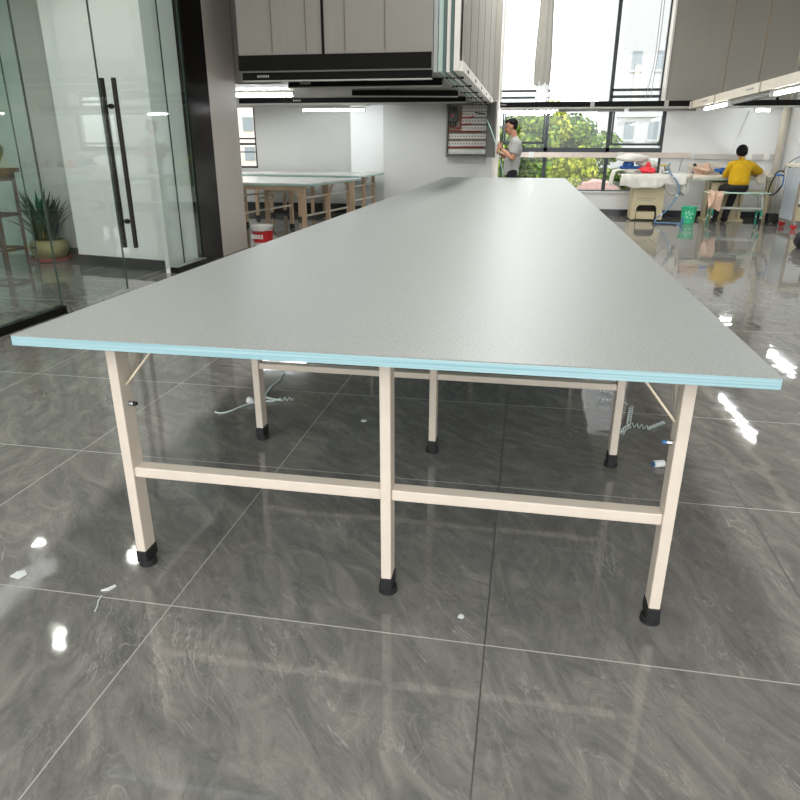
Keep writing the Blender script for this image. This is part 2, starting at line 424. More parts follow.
# lowered soffit on the left, clad in grey boards
b = MB(); b.box(-2.98, -0.99, 7.2, 12.9, 1.945, CZ); b.box(-6.4, -2.98, 8.46, LW, 1.945, CZ)
struct('ceiling_soffit', b, 'clad')
for i, x in enumerate((-2.62, -2.263, -1.864, -1.462)):
    struct('trim_%d' % (5 + i), MB().box(x - 0.004, x + 0.004, 7.192, 7.2, 2.13, CZ), 'clad_seam')
b = MB(); b.box(-2.10, -2.075, 7.185, 7.2, 2.1, CZ); struct('trim_9', b, 'black_rail')
b = MB(); b.box(-2.98, -1.0, 7.17, 7.2, 1.96, 2.10); struct('trim_10', b, 'black_rail')
# side cladding of the soffit with its seams
b = MB(); b.box(-0.715, -0.70, 7.3, 12.9, 2.02, CZ)
struct('wall_soffit_side', b, 'clad')
b = MB()
for y in (8.0, 9.0, 10.1, 11.4): b.box(-0.70, -0.696, y, y + 0.02, 2.02, CZ)
struct('trim_11', b, 'clad_seam')
b = MB(); b.box(-0.70, -0.60, 12.86, 12.9, 2.0, CZ); struct('wall_upper_left', b, 'clad')
# white pillar beside the office door, black mirror-steel door pillar
b = MB(); b.box(-3.95, XG, 7.66, 8.42, 0, CZ); struct('pillar_left', b, 'column')
b = MB(); b.box(-3.86, XG + 0.02, 7.11, 7.385, 0, CZ); b.box(-3.86, XG + 0.01, 7.395, 7.64, 0, CZ); b.box(-3.86, XG - 0.01, 7.38, 7.40, 0, CZ)
b.box(-3.9, XG - 0.04, 7.64, 7.66, 0, CZ)
struct('pillar_door', b, 'black_steel')
# white block and recess wall inside the office
b = MB()
b.prism([(-4.86, 6.77), (-3.70, 6.54), (-3.70, 7.0), (-4.86, 7.28)], 'z', 0.0, 3.0)
struct('wall_office_block', b, 'wall')
b = MB(); b.prism([(-4.868, 6.755), (-3.695, 6.522), (-3.695, 6.54), (-4.868, 6.773)], 'z', 0, 0.115); struct('baseboard_office', b, 'baseboard')
struct('wall_office_return', MB().box(-3.65, -3.605, 6.45, 7.10, 0, 3.0), 'wall')
b = MB(); b.box(-5.62, -4.86, 7.3, 7.4, 0, 3.0); struct('wall_office_back', b, 'wall_grey')
b = MB(); b.box(-5.62, -4.87, 7.285, 7.3, 0, 0.1); struct('baseboard_office_back', b, 'baseboard')
b = MB(); b.box(-6.4, -5.62, 7.3, 7.4, 0, 3.0); struct('wall_office_green', b, mat('pale_green_wall', (198, 212, 206), 0.6))
b = MB(); b.box(-6.4, XG - 0.02, -0.5, 7.3, 3.0, 3.1); struct('ceiling_office', b, 'wall')

# ------------------------------------------------------------------ office glass
def glass_thing(name, label, y0, y1, x=XG, z0=0.05, z1=2.95, near_edge=True, far_edge=True):
    t = thing(name, (x, (y0 + y1) / 2, 0), label, 'glass')
    MB().box(x - 0.006, x + 0.006, y0, y1, z0, z1).build('glass_pane', 'office_glass', t)
    b = MB()
    b.box(x - 0.0065, x + 0.0065, y1 - 0.004, y1 + 0.005, z0, z1)
    b.build('polished_edge', 'glass_edge', t)
    return t
t = glass_thing('glass_partition', 'fixed glass panel of the office in a black floor channel by the near table end', 0.2, 4.65)
MB().box(XG - 0.03, XG + 0.03, 0.2, 4.66, 0, 0.06).build('floor_channel', 'black_steel', t)
t = glass_thing('glass_door', 'frameless glass door leaf between the black-channelled panel and the handled leaf', 4.67, 5.575, z0=0.012)
t['category'] = 'door'
t = glass_thing('glass_door', 'frameless glass door leaf carrying the long dark bar handles', 5.59, 6.69, z0=0.072)
t['category'] = 'door'
hb = MB().cone((XG - 0.055, 5.715, 0.365), (XG - 0.055, 5.715, 1.78), 0.021, 0.021, 18).cone((XG + 0.055, 5.715, 0.365), (XG + 0.055, 5.715, 1.78), 0.021, 0.021, 18)
for z in (0.60, 1.56):
    hb.cone((XG - 0.055, 5.715, z), (XG + 0.055, 5.715, z), 0.010, 0.010, 12)
    hb.cone((XG - 0.016, 5.715, z), (XG + 0.016, 5.715, z), 0.022, 0.022, 16)
hb.build('bar_handle', 'handle', t, smooth=False, bevel=0.003)
t = glass_thing('glass_partition', 'narrow fixed glass pane between handled door leaf and black steel pillar', 6.71, 7.10, z0=0.06)
b = MB(); b.box(XG - 0.05, XG + 0.05, 6.46, 7.11, 0, 0.06); b.build('floor_channel', 'black_steel', t)
MB().box(XG - 0.05, XG + 0.05, 6.46, 7.11, 0.06, 0.066).build('silver_cap', 'silver', t)
t = thing('glass_screen', (-5.6, 6.22, 0), 'inner office glass screen in front of the spiky potted plant', 'glass')
MB().box(-6.38, -4.95, 6.215, 6.227, 0.0, 2.95).build('glass_pane', 'office_glass', t)
MB().box(-4.951, -4.945, 6.213, 6.229, 0.0, 2.95).build('polished_edge', 'glass_edge', t)
for i, (x, y) in enumerate(((-3.95, 4.32), (-5.18, 5.68), (-4.0, 5.68))):
    t = thing('downlight', (x, y, 3.0), ('round ceiling downlight in the office nearest the glass partition', 'round office downlight deep in the office, farthest from the glass',
              'round office downlight above the handled glass door')[i], 'light', 'office downlights')
    MB().lathe((x, y, 2.985), [(0.052, 0), (0.052, 0.01)]).build('lamp_disc', 'downlight', t)
    MB().lathe((x, y, 2.98), [(0.054, 0.0), (0.07, 0.0), (0.07, 0.02), (0.054, 0.02)], caps=False).build('trim_ring', 'silver', t)

# ------------------------------------------------------------------ windows
def window(n, x0, x1, z0, z1, y, mull=(), rails=(), fr=0.035):
    w = bpy.data.objects.new('window_%d' % n, None); COL.objects.link(w); w.location = (x0, y, z0); w['kind'] = 'structure'
    b = MB(); d0, d1 = y + 0.02, y + 0.10
    b.box(x0, x0 + fr, d0, d1, z0, z1); b.box(x1 - fr, x1, d0, d1, z0, z1); b.box(x0, x1, d0, d1, z0, z0 + fr); b.box(x0, x1, d0, d1, z1 - fr, z1)
    for m in mull: b.box(m - 0.032, m + 0.032, d0 - 0.01, d1, z0, z1)
    for a, c, r0, r1 in rails: b.box(a, c, d0 - 0.01, d1, r0, r1)
    b.build('window_frame', 'frame', w)
    MB().box(x0 + 0.01, x1 - 0.01, y + 0.055, y + 0.063, z0 + 0.01, z1 - 0.01).build('window_pane', 'glass', w)
    return w
w = window(1, -0.555, 2.41, 0.43, 1.98, BW, mull=(0.285, 1.43), rails=((-0.555, 2.41, 1.145, 1.225), (-0.52, 0.26, 1.29, 1.335), (1.46, 2.39, 1.265, 1.305)))
b = MB()
for a, c, z0 in ((-0.51, 0.245, 1.335), (1.47, 2.37, 1.305)):      # the two opening sashes
    b.box(a, a + 0.03, BW, BW + 0.03, z0, 1.94); b.box(c - 0.03, c, BW, BW + 0.03, z0, 1.94); b.box(a, c, BW, BW + 0.03, z0 - 0.03, z0)
b.build('window_sash', 'frame', w)
MB().box(-0.60, 2.41, BW - 0.03, BW + 0.02, 0.42, 0.445).build('window_sill', 'socket', w)
window(2, -0.62, 2.28, 1.98, CZ, BW, mull=(1.40,), rails=((-0.62, 0.30, 2.08, 2.125), (-0.62, 0.30, 2.195, 2.235), (1.40, 2.28, 2.08, 2.125), (1.40, 2.28, 2.195, 2.235)))
window(3, -6.4, -5.36, 0.83, 2.0, LW, rails=((-6.4, -5.36, 1.26, 1.30), (-6.4, -5.36, 1.365, 1.395), (-6.4, -5.36, 1.12, 1.14)))
# cable trunking along the back wall and across the windows
def trunking(x0, x1, z0, z1, m, label, jx):
    t = thing('cable_trunking', ((x0 + x1) / 2, BW - 0.03, z0), label, 'trunking', 'wall trunking')
    MB().box(x0, x1, BW - 0.05, BW - 0.002, z0, z1).build('cover', m, t, bevel=0.004)
    for j in jx: MB().box(j - 0.05, j + 0.05, BW - 0.056, BW - 0.002, z0 - 0.004, z1 + 0.004).build('socket_plate', 'socket', t)
trunking(-0.58, 2.92, 1.05, 1.145, 'duct', 'pinkish white cable trunking crossing the windows', (0.03, 1.67))
trunking(2.99, 4.36, 1.03, 1.125, 'duct_grey', 'greyish cable trunking on the wall behind the yellow-sweatered person', (3.92, 4.22))

# bundled curtain and blind cord on the upper windows
t = thing('curtain', (0.13, 13.72, 2.0), 'grey bundled curtain hanging before the upper window', 'curtain')
def cf(u, v):
    z = 2.30 + (CZ - 2.32) * v; a = 2 * pi * u; w = 0.125 + 0.015 * sin(3 * z)
    return Vector((0.13 + (w + 0.014 * sin(9 * a)) * cos(a), 13.72 + (0.07 + 0.012 * sin(7 * a)) * sin(a), z))
MB().grid(cf, 72, 16).build('bundle', 'curtain', t, smooth=True)
def cf(u, v):
    z = 1.97 + 0.36 * v; a = 2 * pi * u; w = 0.105 + 0.02 * sin(14 * v + 2)
    return Vector((0.15 + (w + 0.016 * sin(7 * a + 4 * v)) * cos(a), 13.72 + (0.06 + 0.014 * sin(8 * a)) * sin(a), z + 0.03 * sin(5 * a)))
MB().grid(cf, 60, 10).build('sheer_end', 'sheer', t, smooth=True)
b = MB()
for dx in (0, 0.045): b.tube(bez([(2.06 + dx, 13.8, CZ), (2.07 + dx, 13.8, 3.0), (2.05 + dx, 13.8, 2.5), (1.98 + dx * 2, 13.8, 2.05)]), 0.006, 6)
tag(b.build('blind_cord', 'wire_grey', loc=(2.06, 13.8, 2.05)), 'thin grey blind cord beside the right edge of the upper window', 'cord')

# ------------------------------------------------------------------ lighting rails under the soffit
def marks(b, x, y, z, n=6, d=0.022):
    for k in range(n): b.box(x + k * d, x + k * d + d * 0.6, y - 0.0015, y, z, z + 0.022)
def xrail(x0, x1, y, z0, z1, label, xa=None, y1=None, txt=None, hang=None):
    """a black lighting rail running across the room"""
    y1 = y if y1 is None else y1
    ang = math.atan2(y1 - y, x1 - x0); L = math.hypot(x1 - x0, y1 - y)
    t = thing('lighting_rail', (x0, y, z0), label, 'rail', 'black lighting rails')
    MB().box(x0, x0 + L, y - 0.03, y + 0.03, z0, z1).build('rail_body', 'black_rail', t)
    MB().box(x0, x0 + L, y - 0.034, y + 0.034, z0 - 0.012, z0).build('lower_lip', 'pale_line', t)
    if txt: 
        b = MB(); marks(b, txt, y - 0.03, (z0 + z1) / 2 - 0.01); b.build('printed_marks', 'pale_line', t)
    for h in hang or ():
        MB().tube([(h, y, z1), (h, y, 1.95)], 0.006, 6).cone((h, y, z1), (h, y, z1 + 0.03), 0.018, 0.012, 10).build('hanger', 'black_rail', t)
    t.rotation_euler = (0, 0, ang); return t
xrail(-2.96, -1.0, 7.235, 1.872, 1.944, 'black lighting rail along the front of the soffit, the lowest and nearest one', txt=-2.8)
xrail(-2.76, -1.0, 8.07, 1.872, 1.944, 'second black lighting rail behind the front soffit rail', txt=-2.62)
xrail(-4.6, -1.0, 11.0, 1.872, 1.944, 'long black lighting rail between the two lit soffit tubes', txt=-3.7, hang=(-3.05,))
xrail(-2.38, -1.0, 9.5, 1.872, 1.94, 'short black lighting rail between the soffit tubes and the white rails', y1=9.8, hang=(-1.9,))
def tube_light(loc, length, axis, label, lit=True, rot=0.0, r=0.018, group='tube lights'):
    """batten with its tube; loc = middle of the tube"""
    t = thing('hanging_tube_light', loc, label, 'light', group)
    x, y, zz = loc; h = length / 2
    if axis == 'x':
        MB().box(x - h, x + h, y - 0.022, y + 0.022, zz + 0.018, zz + 0.045).build('batten', 'pale_line', t)
        MB().cone((x - h + 0.02, y, zz), (x + h - 0.02, y, zz), r, r, 12).build('tube', 'tube' if lit else 'rail_grey', t, smooth=True)
        for s_ in (-1, 1): MB().box(x + s_ * (h - 0.01) - 0.012, x + s_ * (h - 0.01) + 0.012, y - 0.024, y + 0.024, zz - 0.022, zz + 0.045).build('end_holder', 'socket', t)
    else:
        MB().box(x - 0.022, x + 0.022, y - h, y + h, zz + 0.018, zz + 0.045).build('batten', 'pale_line', t)
        MB().cone((x, y - h + 0.02, zz), (x, y + h - 0.02, zz), 0.02, 0.02, 12).build('tube', 'tube' if lit else 'rail_grey', t, smooth=True)
        for s_ in (-1, 1): MB().box(x - 0.024, x + 0.024, y + s_ * (h - 0.01) - 0.012, y + s_ * (h - 0.01) + 0.012, zz - 0.022, zz + 0.045).build('end_holder', 'socket', t)
    t.rotation_euler = (0, 0, rot); return t
tube_light((-3.86, 9.35, 1.886), 1.45, 'x', 'lit tube light under the soffit just right of the white pillar', r=0.026)
tube_light((-3.43, 12.35, 1.835), 1.15, 'x', 'lit tube light at the rear of the soffit above the white work tables')
# long black rail across the back, with its tubes
t = thing('lighting_rail', (1.9, 13.3, 1.9), 'long black lighting rail running across in front of the windows', 'rail', 'black lighting rails')
MB().box(-0.74, 4.46, 13.26, 13.34, 1.90, 1.99).build('rail_body', 'black_rail', t)
for x in (1.03, 2.27, 3.32): MB().box(x - 0.035, x + 0.035, 13.25, 13.35, 1.885, 1.995).build('clip', 'pale_line', t)
MB().box(-0.74, 4.46, 13.255, 13.345, 1.872, 1.90).build('lower_lip', 'pale_line', t)
b = MB(); marks(b, -0.62, 13.26, 1.935, 7); b.build('printed_marks', 'rail_grey', t)
b = MB(); b.cone((4.05, 13.3, 1.99), (4.05, 13.3, 2.04), 0.03, 0.015, 10); b.build('hanger', 'black_rail', t)
tube_light((-0.17, 13.3, 1.83), 1.16, 'x', 'lit tube light under the long black rail, nearest the standing man')
tube_light((1.02, 13.3, 1.84), 1.16, 'x', 'unlit tube light under the long black rail before the middle window', lit=False)
tube_light((2.22, 13.3, 1.84), 1.16, 'x', 'unlit tube light under the long black rail at the window edge', lit=False)
tube_light((3.86, 13.33, 1.83), 0.26, 'x', 'short lit tube light under the long black rail above the seated person')
# white rails bundled along the soffit edge
xs = [(-0.985, -0.945, 'rail_grey', 'grey metal'), (-0.94, -0.895, 'rail_teal', 'pale green'), (-0.89, -0.865, 'rail_dark', 'thin dark green'),
      (-0.86, -0.825, 'rail_white', 'narrow white'), (-0.82, -0.795, 'rail_dark', 'dark green inner'), (-0.79, -0.735, 'rail_white', 'broad white')]
for i, (a, c, m, w) in enumerate(xs):
    t = thing('track_panel', ((a + c) / 2, 7.25, 1.93), w + ' track panel in the bundle along the edge of the soffit', 'panel', 'track panels along the soffit')
    MB().box(a, c, 7.22 + 0.02 * (i % 2), 12.88, 1.925 + 0.006 * (i % 3), CZ - 0.01).build('panel_body', m, t)
    for k in range(5): MB().box(a + 0.006, c - 0.006, 7.8 + k * 1.05, 7.86 + k * 1.05, 1.915, 1.93).build('clip', 'black_rail', t)
t = thing('cable_trunking', (-0.715, 7.25, 1.93), 'white slotted trunking along the lower right edge of the soffit', 'trunking')
MB().box(-0.73, -0.69, 7.22, 12.9, 1.93, 2.02).build('cover', 'rail_white', t)
for k in range(5): MB().box(-0.69, -0.686, 7.7 + k * 1.05, 7.82 + k * 1.05, 1.955, 1.985).build('slot', 'black_rail', t)
# cream trunking over the ironing stations
t = thing('light_trunking', (2.66, 10.0, 1.86), 'long cream light trunking hung on wires over the ironing stations', 'trunking')
MB().box(2.62, 2.70, 4.5, 13.1, 1.85, 1.962).build('trunking_body', 'trunk', t)
for y in (12.9, 11.42, 9.3): MB().box(2.615, 2.705, y - 0.025, y + 0.025, 1.845, 1.967).build('joint_clip', 'cart_frame', t)
for y in (12.0, 9.7):
    b = MB(); b.box(2.617, 2.62, y - 0.16, y + 0.16, 1.90, 1.922); b.build('printed_label', 'wire_grey', t)
for y in (11.2, 9.55, 6.8): MB().tube([(2.66, y, 1.962), (2.66, y, CZ)], 0.009, 6).cone((2.66, y, 1.962), (2.66, y, 1.987), 0.025, 0.012, 10).build('hanging_wire', 'clad_seam', t)
tube_light((2.67, 11.45, 1.803), 1.35, 'y', 'lit tube light under the far end of the cream trunking', group='trunking tubes')
tube_light((2.67, 9.82, 1.803), 1.7, 'y', 'unlit tube under the middle of the cream trunking', lit=False, group='trunking tubes')
tube_light((2.67, 8.1, 1.803), 1.5, 'y', 'lit tube light under the near stretch of the cream trunking', group='trunking tubes')
tube_light((4.0, 10.65, 1.84), 1.2, 'y', 'lit tube light over the wheeled cart by the right wall', group='trunking tubes')
MB_h = MB(); [MB_h.tube([(4.0, y, 1.88), (4.0, y, CZ)], 0.006, 6) for y in (10.2, 11.1)]
hp = [o for o in bpy.data.objects if o.get('label') == 'lit tube light over the wheeled cart by the right wall'][0]
MB_h.build('hanging_wire', 'clad_seam', hp)

# ------------------------------------------------------------------ cutting tables
def leg_parts(t, x, y, dx, dy, zt, m='cream'):
    l = MB().box(x - dx / 2, x + dx / 2, y - dy / 2, y + dy / 2, 0.045, zt).build('leg', m, t, bevel=0.003)
    b = MB(); b.box(x - dx / 2 - 0.003, x + dx / 2 + 0.003, y - dy / 2 - 0.003, y + dy / 2 + 0.003, 0.022, 0.062)
    b.cone((x, y, 0.0), (x, y, 0.022), max(dx, dy) * 0.47, max(dx, dy) * 0.44, 18); b.build('foot_cap', 'black_rubber', l, bevel=0.003)
    return l
t = thing('cutting_table', (-0.37, 6.4, 0), 'very long grey-topped cutting table with pale blue edge on cream steel legs', 'table')
X0, X1, Y0, Y1, ZT, TH = -1.304, 0.567, 1.484, 11.362, 0.78, 0.028
MB().box(X0, X1, Y0, Y1, ZT - 0.003, ZT).build('table_top', 'top', t)
MB().box(X0, X1, Y0, Y1, ZT - TH, ZT - 0.003).build('edge_band', 'edge', t, bevel=0.001)
LX = (-1.11, -0.332, 0.4165)
for k, y in enumerate((1.638, 2.63, 4.9, 5.9, 8.2, 9.2, 10.9)):
    for x in LX: leg_parts(t, x, y, 0.03, 0.06, ZT - TH)
    z0, z1 = (0.318, 0.350) if k == 0 else (0.337, 0.363)
    for a, c in zip(LX, LX[1:]): MB().box(a + 0.015, c - 0.015, y - 0.022, y + 0.022, z0, z1).build('crossbar', 'cream', t, bevel=0.003)
    MB().box(X0 + 0.05, X1 - 0.05, y - 0.02, y + 0.02, ZT - TH - 0.02, ZT - TH).build('under_rail', 'cream', t)
for s_, x in ((1, -1.095), (-1, 0.4015)):
    MB().tube([(x + s_ * 0.004, 1.635, 0.605), (x + s_ * 0.125, 1.66, ZT - TH)], 0.0035, 8).build('brace', 'gold_rod', t)
    MB().box(x - s_ * 0.015 - 0.012, x - s_ * 0.015 + 0.012, 1.665, 1.685, 0.60, ZT - TH, rot=rx(-0.75), piv=(x, 1.67, 0.61)).build('strut', 'cream', t)
    b = MB(); b.cone((x - 0.002 * s_, 1.64, 0.545), (x + s_ * 0.014, 1.64, 0.545), 0.008, 0.007, 10); b.build('bolt', 'chrome', t)
    MB().cone((x + s_ * 0.012, 1.64, 0.545), (x + s_ * 0.024, 1.64, 0.545), 0.006, 0.006, 10).build('bolt_cap', 'blue_cap' if s_ < 0 else 'black_rubber', t)
def small_table(loc, label, w, d, rzv):
    """white-topped work table; its legs stand in frames across the short side"""
    t = thing('work_table', loc, label, 'table', 'white work tables at the back')
    ox, oy, _ = loc
    MB().box(ox - w, ox, oy, oy + d, 0.765, 0.78).build('table_top', mat('white_laminate', (226, 228, 222), 0.12, var=0.01), t)
    MB().box(ox - w, ox, oy, oy + d, 0.745, 0.765).build('edge_band', mat('pale_green_edge', (150, 190, 180), 0.4), t)
    tan = mat('tan_steel', (196, 166, 136), 0.45)
    MB().box(ox - w + 0.1, ox - 0.1, oy + 0.10, oy + 0.13, 0.685, 0.745).build('apron', tan, t)
    for x in (ox - 0.16, ox - 1.16, ox - 2.0):
        ys = (oy + 0.14, oy + d / 2, oy + d - 0.14)
        for y in ys:
            l = MB().box(x - 0.03, x + 0.03, y - 0.02, y + 0.02, 0.045, 0.745).build('leg', tan, t)
            MB().box(x - 0.033, x + 0.033, y - 0.023, y + 0.023, 0.0, 0.06).build('foot_cap', 'black_rubber', l)
        for a, c in zip(ys, ys[1:]): MB().box(x - 0.012, x + 0.012, a + 0.02, c - 0.02, 0.34, 0.365).build('crossbar', 'cream', t)
        for a, c in zip(ys, ys[1:]): MB().box(x - 0.01, x + 0.01, a + 0.02, c - 0.02, 0.58, 0.60).build('crossbar', 'cream', t)
        MB().tube([(x - 0.03, ys[0], 0.56), (x - 0.28, ys[0], 0.745)], 0.013, 8).build('brace', tan, t)
        MB().tube([(x, ys[1] + 0.03, 0.58), (x, ys[1] + 0.25, 0.745)], 0.012, 8).build('brace', tan, t)
    t.rotation_euler = (0, 0, rzv)
small_table((-2.82, 8.85, 0), 'white-topped work table nearer the white pillar, red-labelled pail at its legs', 2.6, 1.85, -0.14)
small_table((-2.83, 11.62, 0), 'white-topped work table against the back wall behind the other work table', 2.7, 1.42, -0.10)

# pail and rag by the white pillar
t = thing('paint_pail', (-3.42, 8.62, 0), 'white plastic pail with a red label beside the white pillar', 'pail')
MB().lathe((-3.42, 8.62, 0), [(0.115, 0), (0.14, 0.24), (0.146, 0.24), (0.146, 0.265), (0.13, 0.265), (0.12, 0.2), (0.0, 0.2)]).build('pail_body', 'white_pail', t, smooth=False)
b = MB(); b.lathe((-3.42, 8.62, 0), [(0.121, 0.05), (0.139, 0.2), (0.141, 0.2), (0.123, 0.05)]); b.build('red_label', 'red', t)
b = MB()
for k in range(6): 
    a = -2.6 + 0.26 * k
    b.box(-3.42 + 0.137 * cos(a) - 0.012, -3.42 + 0.137 * cos(a) + 0.012, 8.62 + 0.137 * sin(a) - 0.006, 8.62 + 0.137 * sin(a) + 0.006, 0.10, 0.155)
b.build('label_lettering', 'white_pail', t)
MB().tube(bez([(-3.565, 8.62, 0.25), (-3.56, 8.50, 0.22), (-3.42, 8.46, 0.19), (-3.29, 8.5, 0.22), (-3.275, 8.62, 0.25)]), 0.004, 6).build('wire_handle', 'chrome', t)
def blob(name, c, r, m, seed, amp=0.25, loc=None, parent=None, nu=28, nv=18):
    rnd = random.Random(seed); ph = [rnd.uniform(0, 6.28) for _ in range(8)]
    def f(u, v):
        a, e = 2 * pi * u, pi * (v - 0.5)
        k = 1 + amp * (sin(3 * a + ph[0] + 2 * e) * 0.4 + sin(5 * a + ph[1] - 3 * e) * 0.35 + sin(4 * e + ph[2] + a) * 0.4 + sin(8 * a + 5 * e + ph[3]) * 0.2 + 0.16 * sin(13 * a - 9 * e + ph[4]) + 0.12 * abs(sin(7 * e + 6 * a + ph[5])))
        z = sin(e) * k
        return Vector((c[0] + r[0] * cos(e) * cos(a) * k, c[1] + r[1] * cos(e) * sin(a) * k, c[2] + r[2] * (max(z, -0.92))))
    b = MB().grid(f, nu, nv); bmesh.ops.remove_doubles(b.b, verts=b.b.verts[:], dist=1e-4)
    return b.build(name, m, parent, smooth=True, loc=loc)
tag(blob('rag', (-3.55, 9.0, 0.06), (0.16, 0.12, 0.065), 'cloth_white', 3, loc=(-3.55, 9.0, 0)), 'crumpled white rag on the floor behind the red-labelled pail', 'rag')

# ------------------------------------------------------------------ electric cabinet
t = thing('electrical_cabinet', (-1.12, 12.9, 1.06), 'open grey electrical cabinet full of breakers and red wires on the wall', 'cabinet')
b = MB(); x0, x1, z0, z1 = -1.485, -0.755, 1.065, 1.945; ya, yb_ = 12.74, 12.9
b.box(x0, x0 + 0.025, ya, yb_, z0, z1); b.box(x1 - 0.025, x1, ya, yb_, z0, z1); b.box(x0, x1, ya, yb_, z0, z0 + 0.025); b.box(x0, x1, ya, yb_, z1 - 0.025, z1)
b.box(x0, x1, yb_ - 0.02, yb_, z0, z1); b.build('cabinet_body', 'cab_grey', t)
MB().box(x0 + 0.03, x1 - 0.03, 12.865, 12.88, z0 + 0.03, z1 - 0.03).build('mounting_plate', 'cab_in', t)
d = MB().box(-0.775, -0.75, 12.22, 12.74, z0, z1, rot=rz(radians(19)), piv=(-0.762, 12.74, 1.5)).build('door', 'cab_grey', t)
MB().box(-0.757, -0.745, 12.30, 12.36, 1.45, 1.55, rot=rz(radians(19)), piv=(-0.762, 12.74, 1.5)).build('lock', 'chrome', d)
def breaker_row(xa, xb, z, h, n, yellow=False):
    b = MB(); w = (xb - xa) / n; b.mi = 0
    pr = []
    for k in range(n):        # stepped front so the whole row stays one strip
        pr += [(xa + k * w, 12.80), (xa + k * w + w * 0.86, 12.80), (xa + k * w + w * 0.86, 12.812), (xa + (k + 1) * w, 12.812)]
    pr += [(xb, 12.862), (xa, 12.862)]
    b.prism(pr, 'z', z, z + h)
    r = b.build('breaker_row', 'breaker', t)
    s_ = MB()
    for k in range(n): s_.box(xa + k * w + w * 0.25, xa + k * w + w * 0.6, 12.79, 12.80, z + h * 0.42, z + h * 0.62)
    s_.build('switch_levers', 'darkred' if not yellow else 'white_pl', r)
for z, xa, n in ((1.845, -1.22, 8), (1.745, -1.22, 8), (1.635, -1.22, 8), (1.52, -1.22, 8), (1.385, -1.45, 13), (1.26, -1.45, 13), (1.13, -1.45, 9)):
    breaker_row(xa, -0.785, z - 0.014, 0.082, n, z < 1.2)
mb_ = MB().box(-1.455, -1.30, 12.78, 12.862, 1.66, 1.84).build('main_breaker', 'breaker_black', t)
MB().prism([(-1.405, 1.745), (-1.385, 1.725), (-1.365, 1.745), (-1.385, 1.79)], 'y', 12.775, 12.779).build('red_emblem', 'red', mb_)
for k in range(3):
    MB().tube([(-1.43 + 0.05 * k, 12.81, 1.84), (-1.43 + 0.05 * k, 12.82, 1.91)], 0.011, 6).build('supply_cable', 'hose_black', mb_)
    MB().tube([(-1.43 + 0.05 * k, 12.81, 1.66), (-1.43 + 0.05 * k, 12.82, 1.57)], 0.011, 6).build('supply_cable', 'hose_black', mb_)
for k, (pts, m) in enumerate((([(-1.46, 12.8, 1.55), (-1.46, 12.79, 1.35), (-1.44, 12.785, 1.232), (-1.15, 12.785, 1.237), (-0.82, 12.785, 1.235)], 'darkred'),
        ([(-1.44, 12.8, 1.57), (-1.30, 12.79, 1.545), (-1.245, 12.79, 1.56), (-1.24, 12.79, 1.70), (-1.22, 12.79, 1.81)], 'darkred'),
        ([(-1.22, 12.79, 1.72), (-1.1, 12.79, 1.72), (-1.0, 12.79, 1.735)], 'red'), ([(-1.22, 12.79, 1.605), (-1.05, 12.79, 1.615)], 'darkred'),
        ([(-1.42, 12.79, 1.505), (-1.2, 12.79, 1.495), (-0.9, 12.79, 1.49)], 'darkred'), ([(-0.99, 12.78, 1.80), (-0.82, 12.78, 1.775)], 'hose_black'))):
    MB().tube(bez(pts, 5), 0.011, 7).build('wire', m, t)

# ------------------------------------------------------------------ people
def hand(b, wrist, d, n, s=1.0, side=1, curl=1.0):
    """hand in the body mesh: palm along d, palm normal n (fingers curl towards n); side = thumb side"""
    d = Vector(d).normalized(); n = Vector(n); n = (n - d * n.dot(d)).normalized(); w = d.cross(n) * side
    W = Vector(wrist)
    for k in range(4):
        o = (k - 1.5) * 0.019 * s
        a = W + d * 0.012 * s + w * o * 0.7; c = W + d * 0.085 * s + w * o
        b.cap(a, c, 0.0115 * s, 0.0105 * s, 8)
        L = (0.036, 0.042, 0.040, 0.032)[k] * s
        p = c; ang = 0.0
        for j in range(3):
            ang += (0.55, 0.75, 0.6)[j] * curl
            q = p + (d * cos(ang) + n * sin(ang)) * L * (1, 0.7, 0.55)[j]
            b.cap(p, q, (0.0095, 0.0088, 0.008)[j] * s, (0.0088, 0.008, 0.007)[j] * s, 8); p = q
    a = W + d * 0.025 * s - w * 0.028 * s; c = a + (d * 0.6 - w * 0.62 + n * 0.5).normalized() * 0.042 * s; e = c + (d * 0.65 + n * 0.75 + w * 0.1).normalized() * 0.034 * s
    b.cap(W + d * 0.015 * s - w * 0.012 * s, a, 0.014 * s, 0.0125 * s, 8); b.cap(a, c, 0.0125 * s, 0.0105 * s, 8); b.cap(c, e, 0.0105 * s, 0.008 * s, 8)
def head(b, c, s, R):
    """skull, jaw, nose, lips, ears; faces local +Y before rotation R; c = centre of head"""
    c = Vector(c)
    def P(x, y, z): return c + R @ (Vector((x, y, z)) * s)
    b.ell(P(0, -0.012, 0.03), (0.076 * s, 0.094 * s, 0.088 * s), R, 22, 16)
    b.ell(P(0, 0.022, -0.03), (0.062 * s, 0.066 * s, 0.082 * s), R, 20, 14)
    b.ell(P(0, 0.05, -0.088), (0.032 * s, 0.03 * s, 0.024 * s), R)
    b.ell(P(0, 0.068, 0.032), (0.05 * s, 0.016 * s, 0.013 * s), R)                         # brow
    b.cone(P(0, 0.082, 0.02), P(0, 0.104, -0.018), 0.009 * s, 0.014 * s, 10); b.ell(P(0, 0.100, -0.02), (0.017 * s, 0.014 * s, 0.011 * s), R)
    b.ell(P(0, 0.080, -0.050), (0.024 * s, 0.012 * s, 0.007 * s), R); b.ell(P(0, 0.078, -0.062), (0.021 * s, 0.012 * s, 0.007 * s), R)
    for k in (-1, 1):
        b.ell(P(k * 0.076, -0.005, -0.005), (0.010 * s, 0.022 * s, 0.033 * s), R); b.ell(P(k * 0.04, 0.06, -0.012), (0.024 * s, 0.02 * s, 0.02 * s), R)
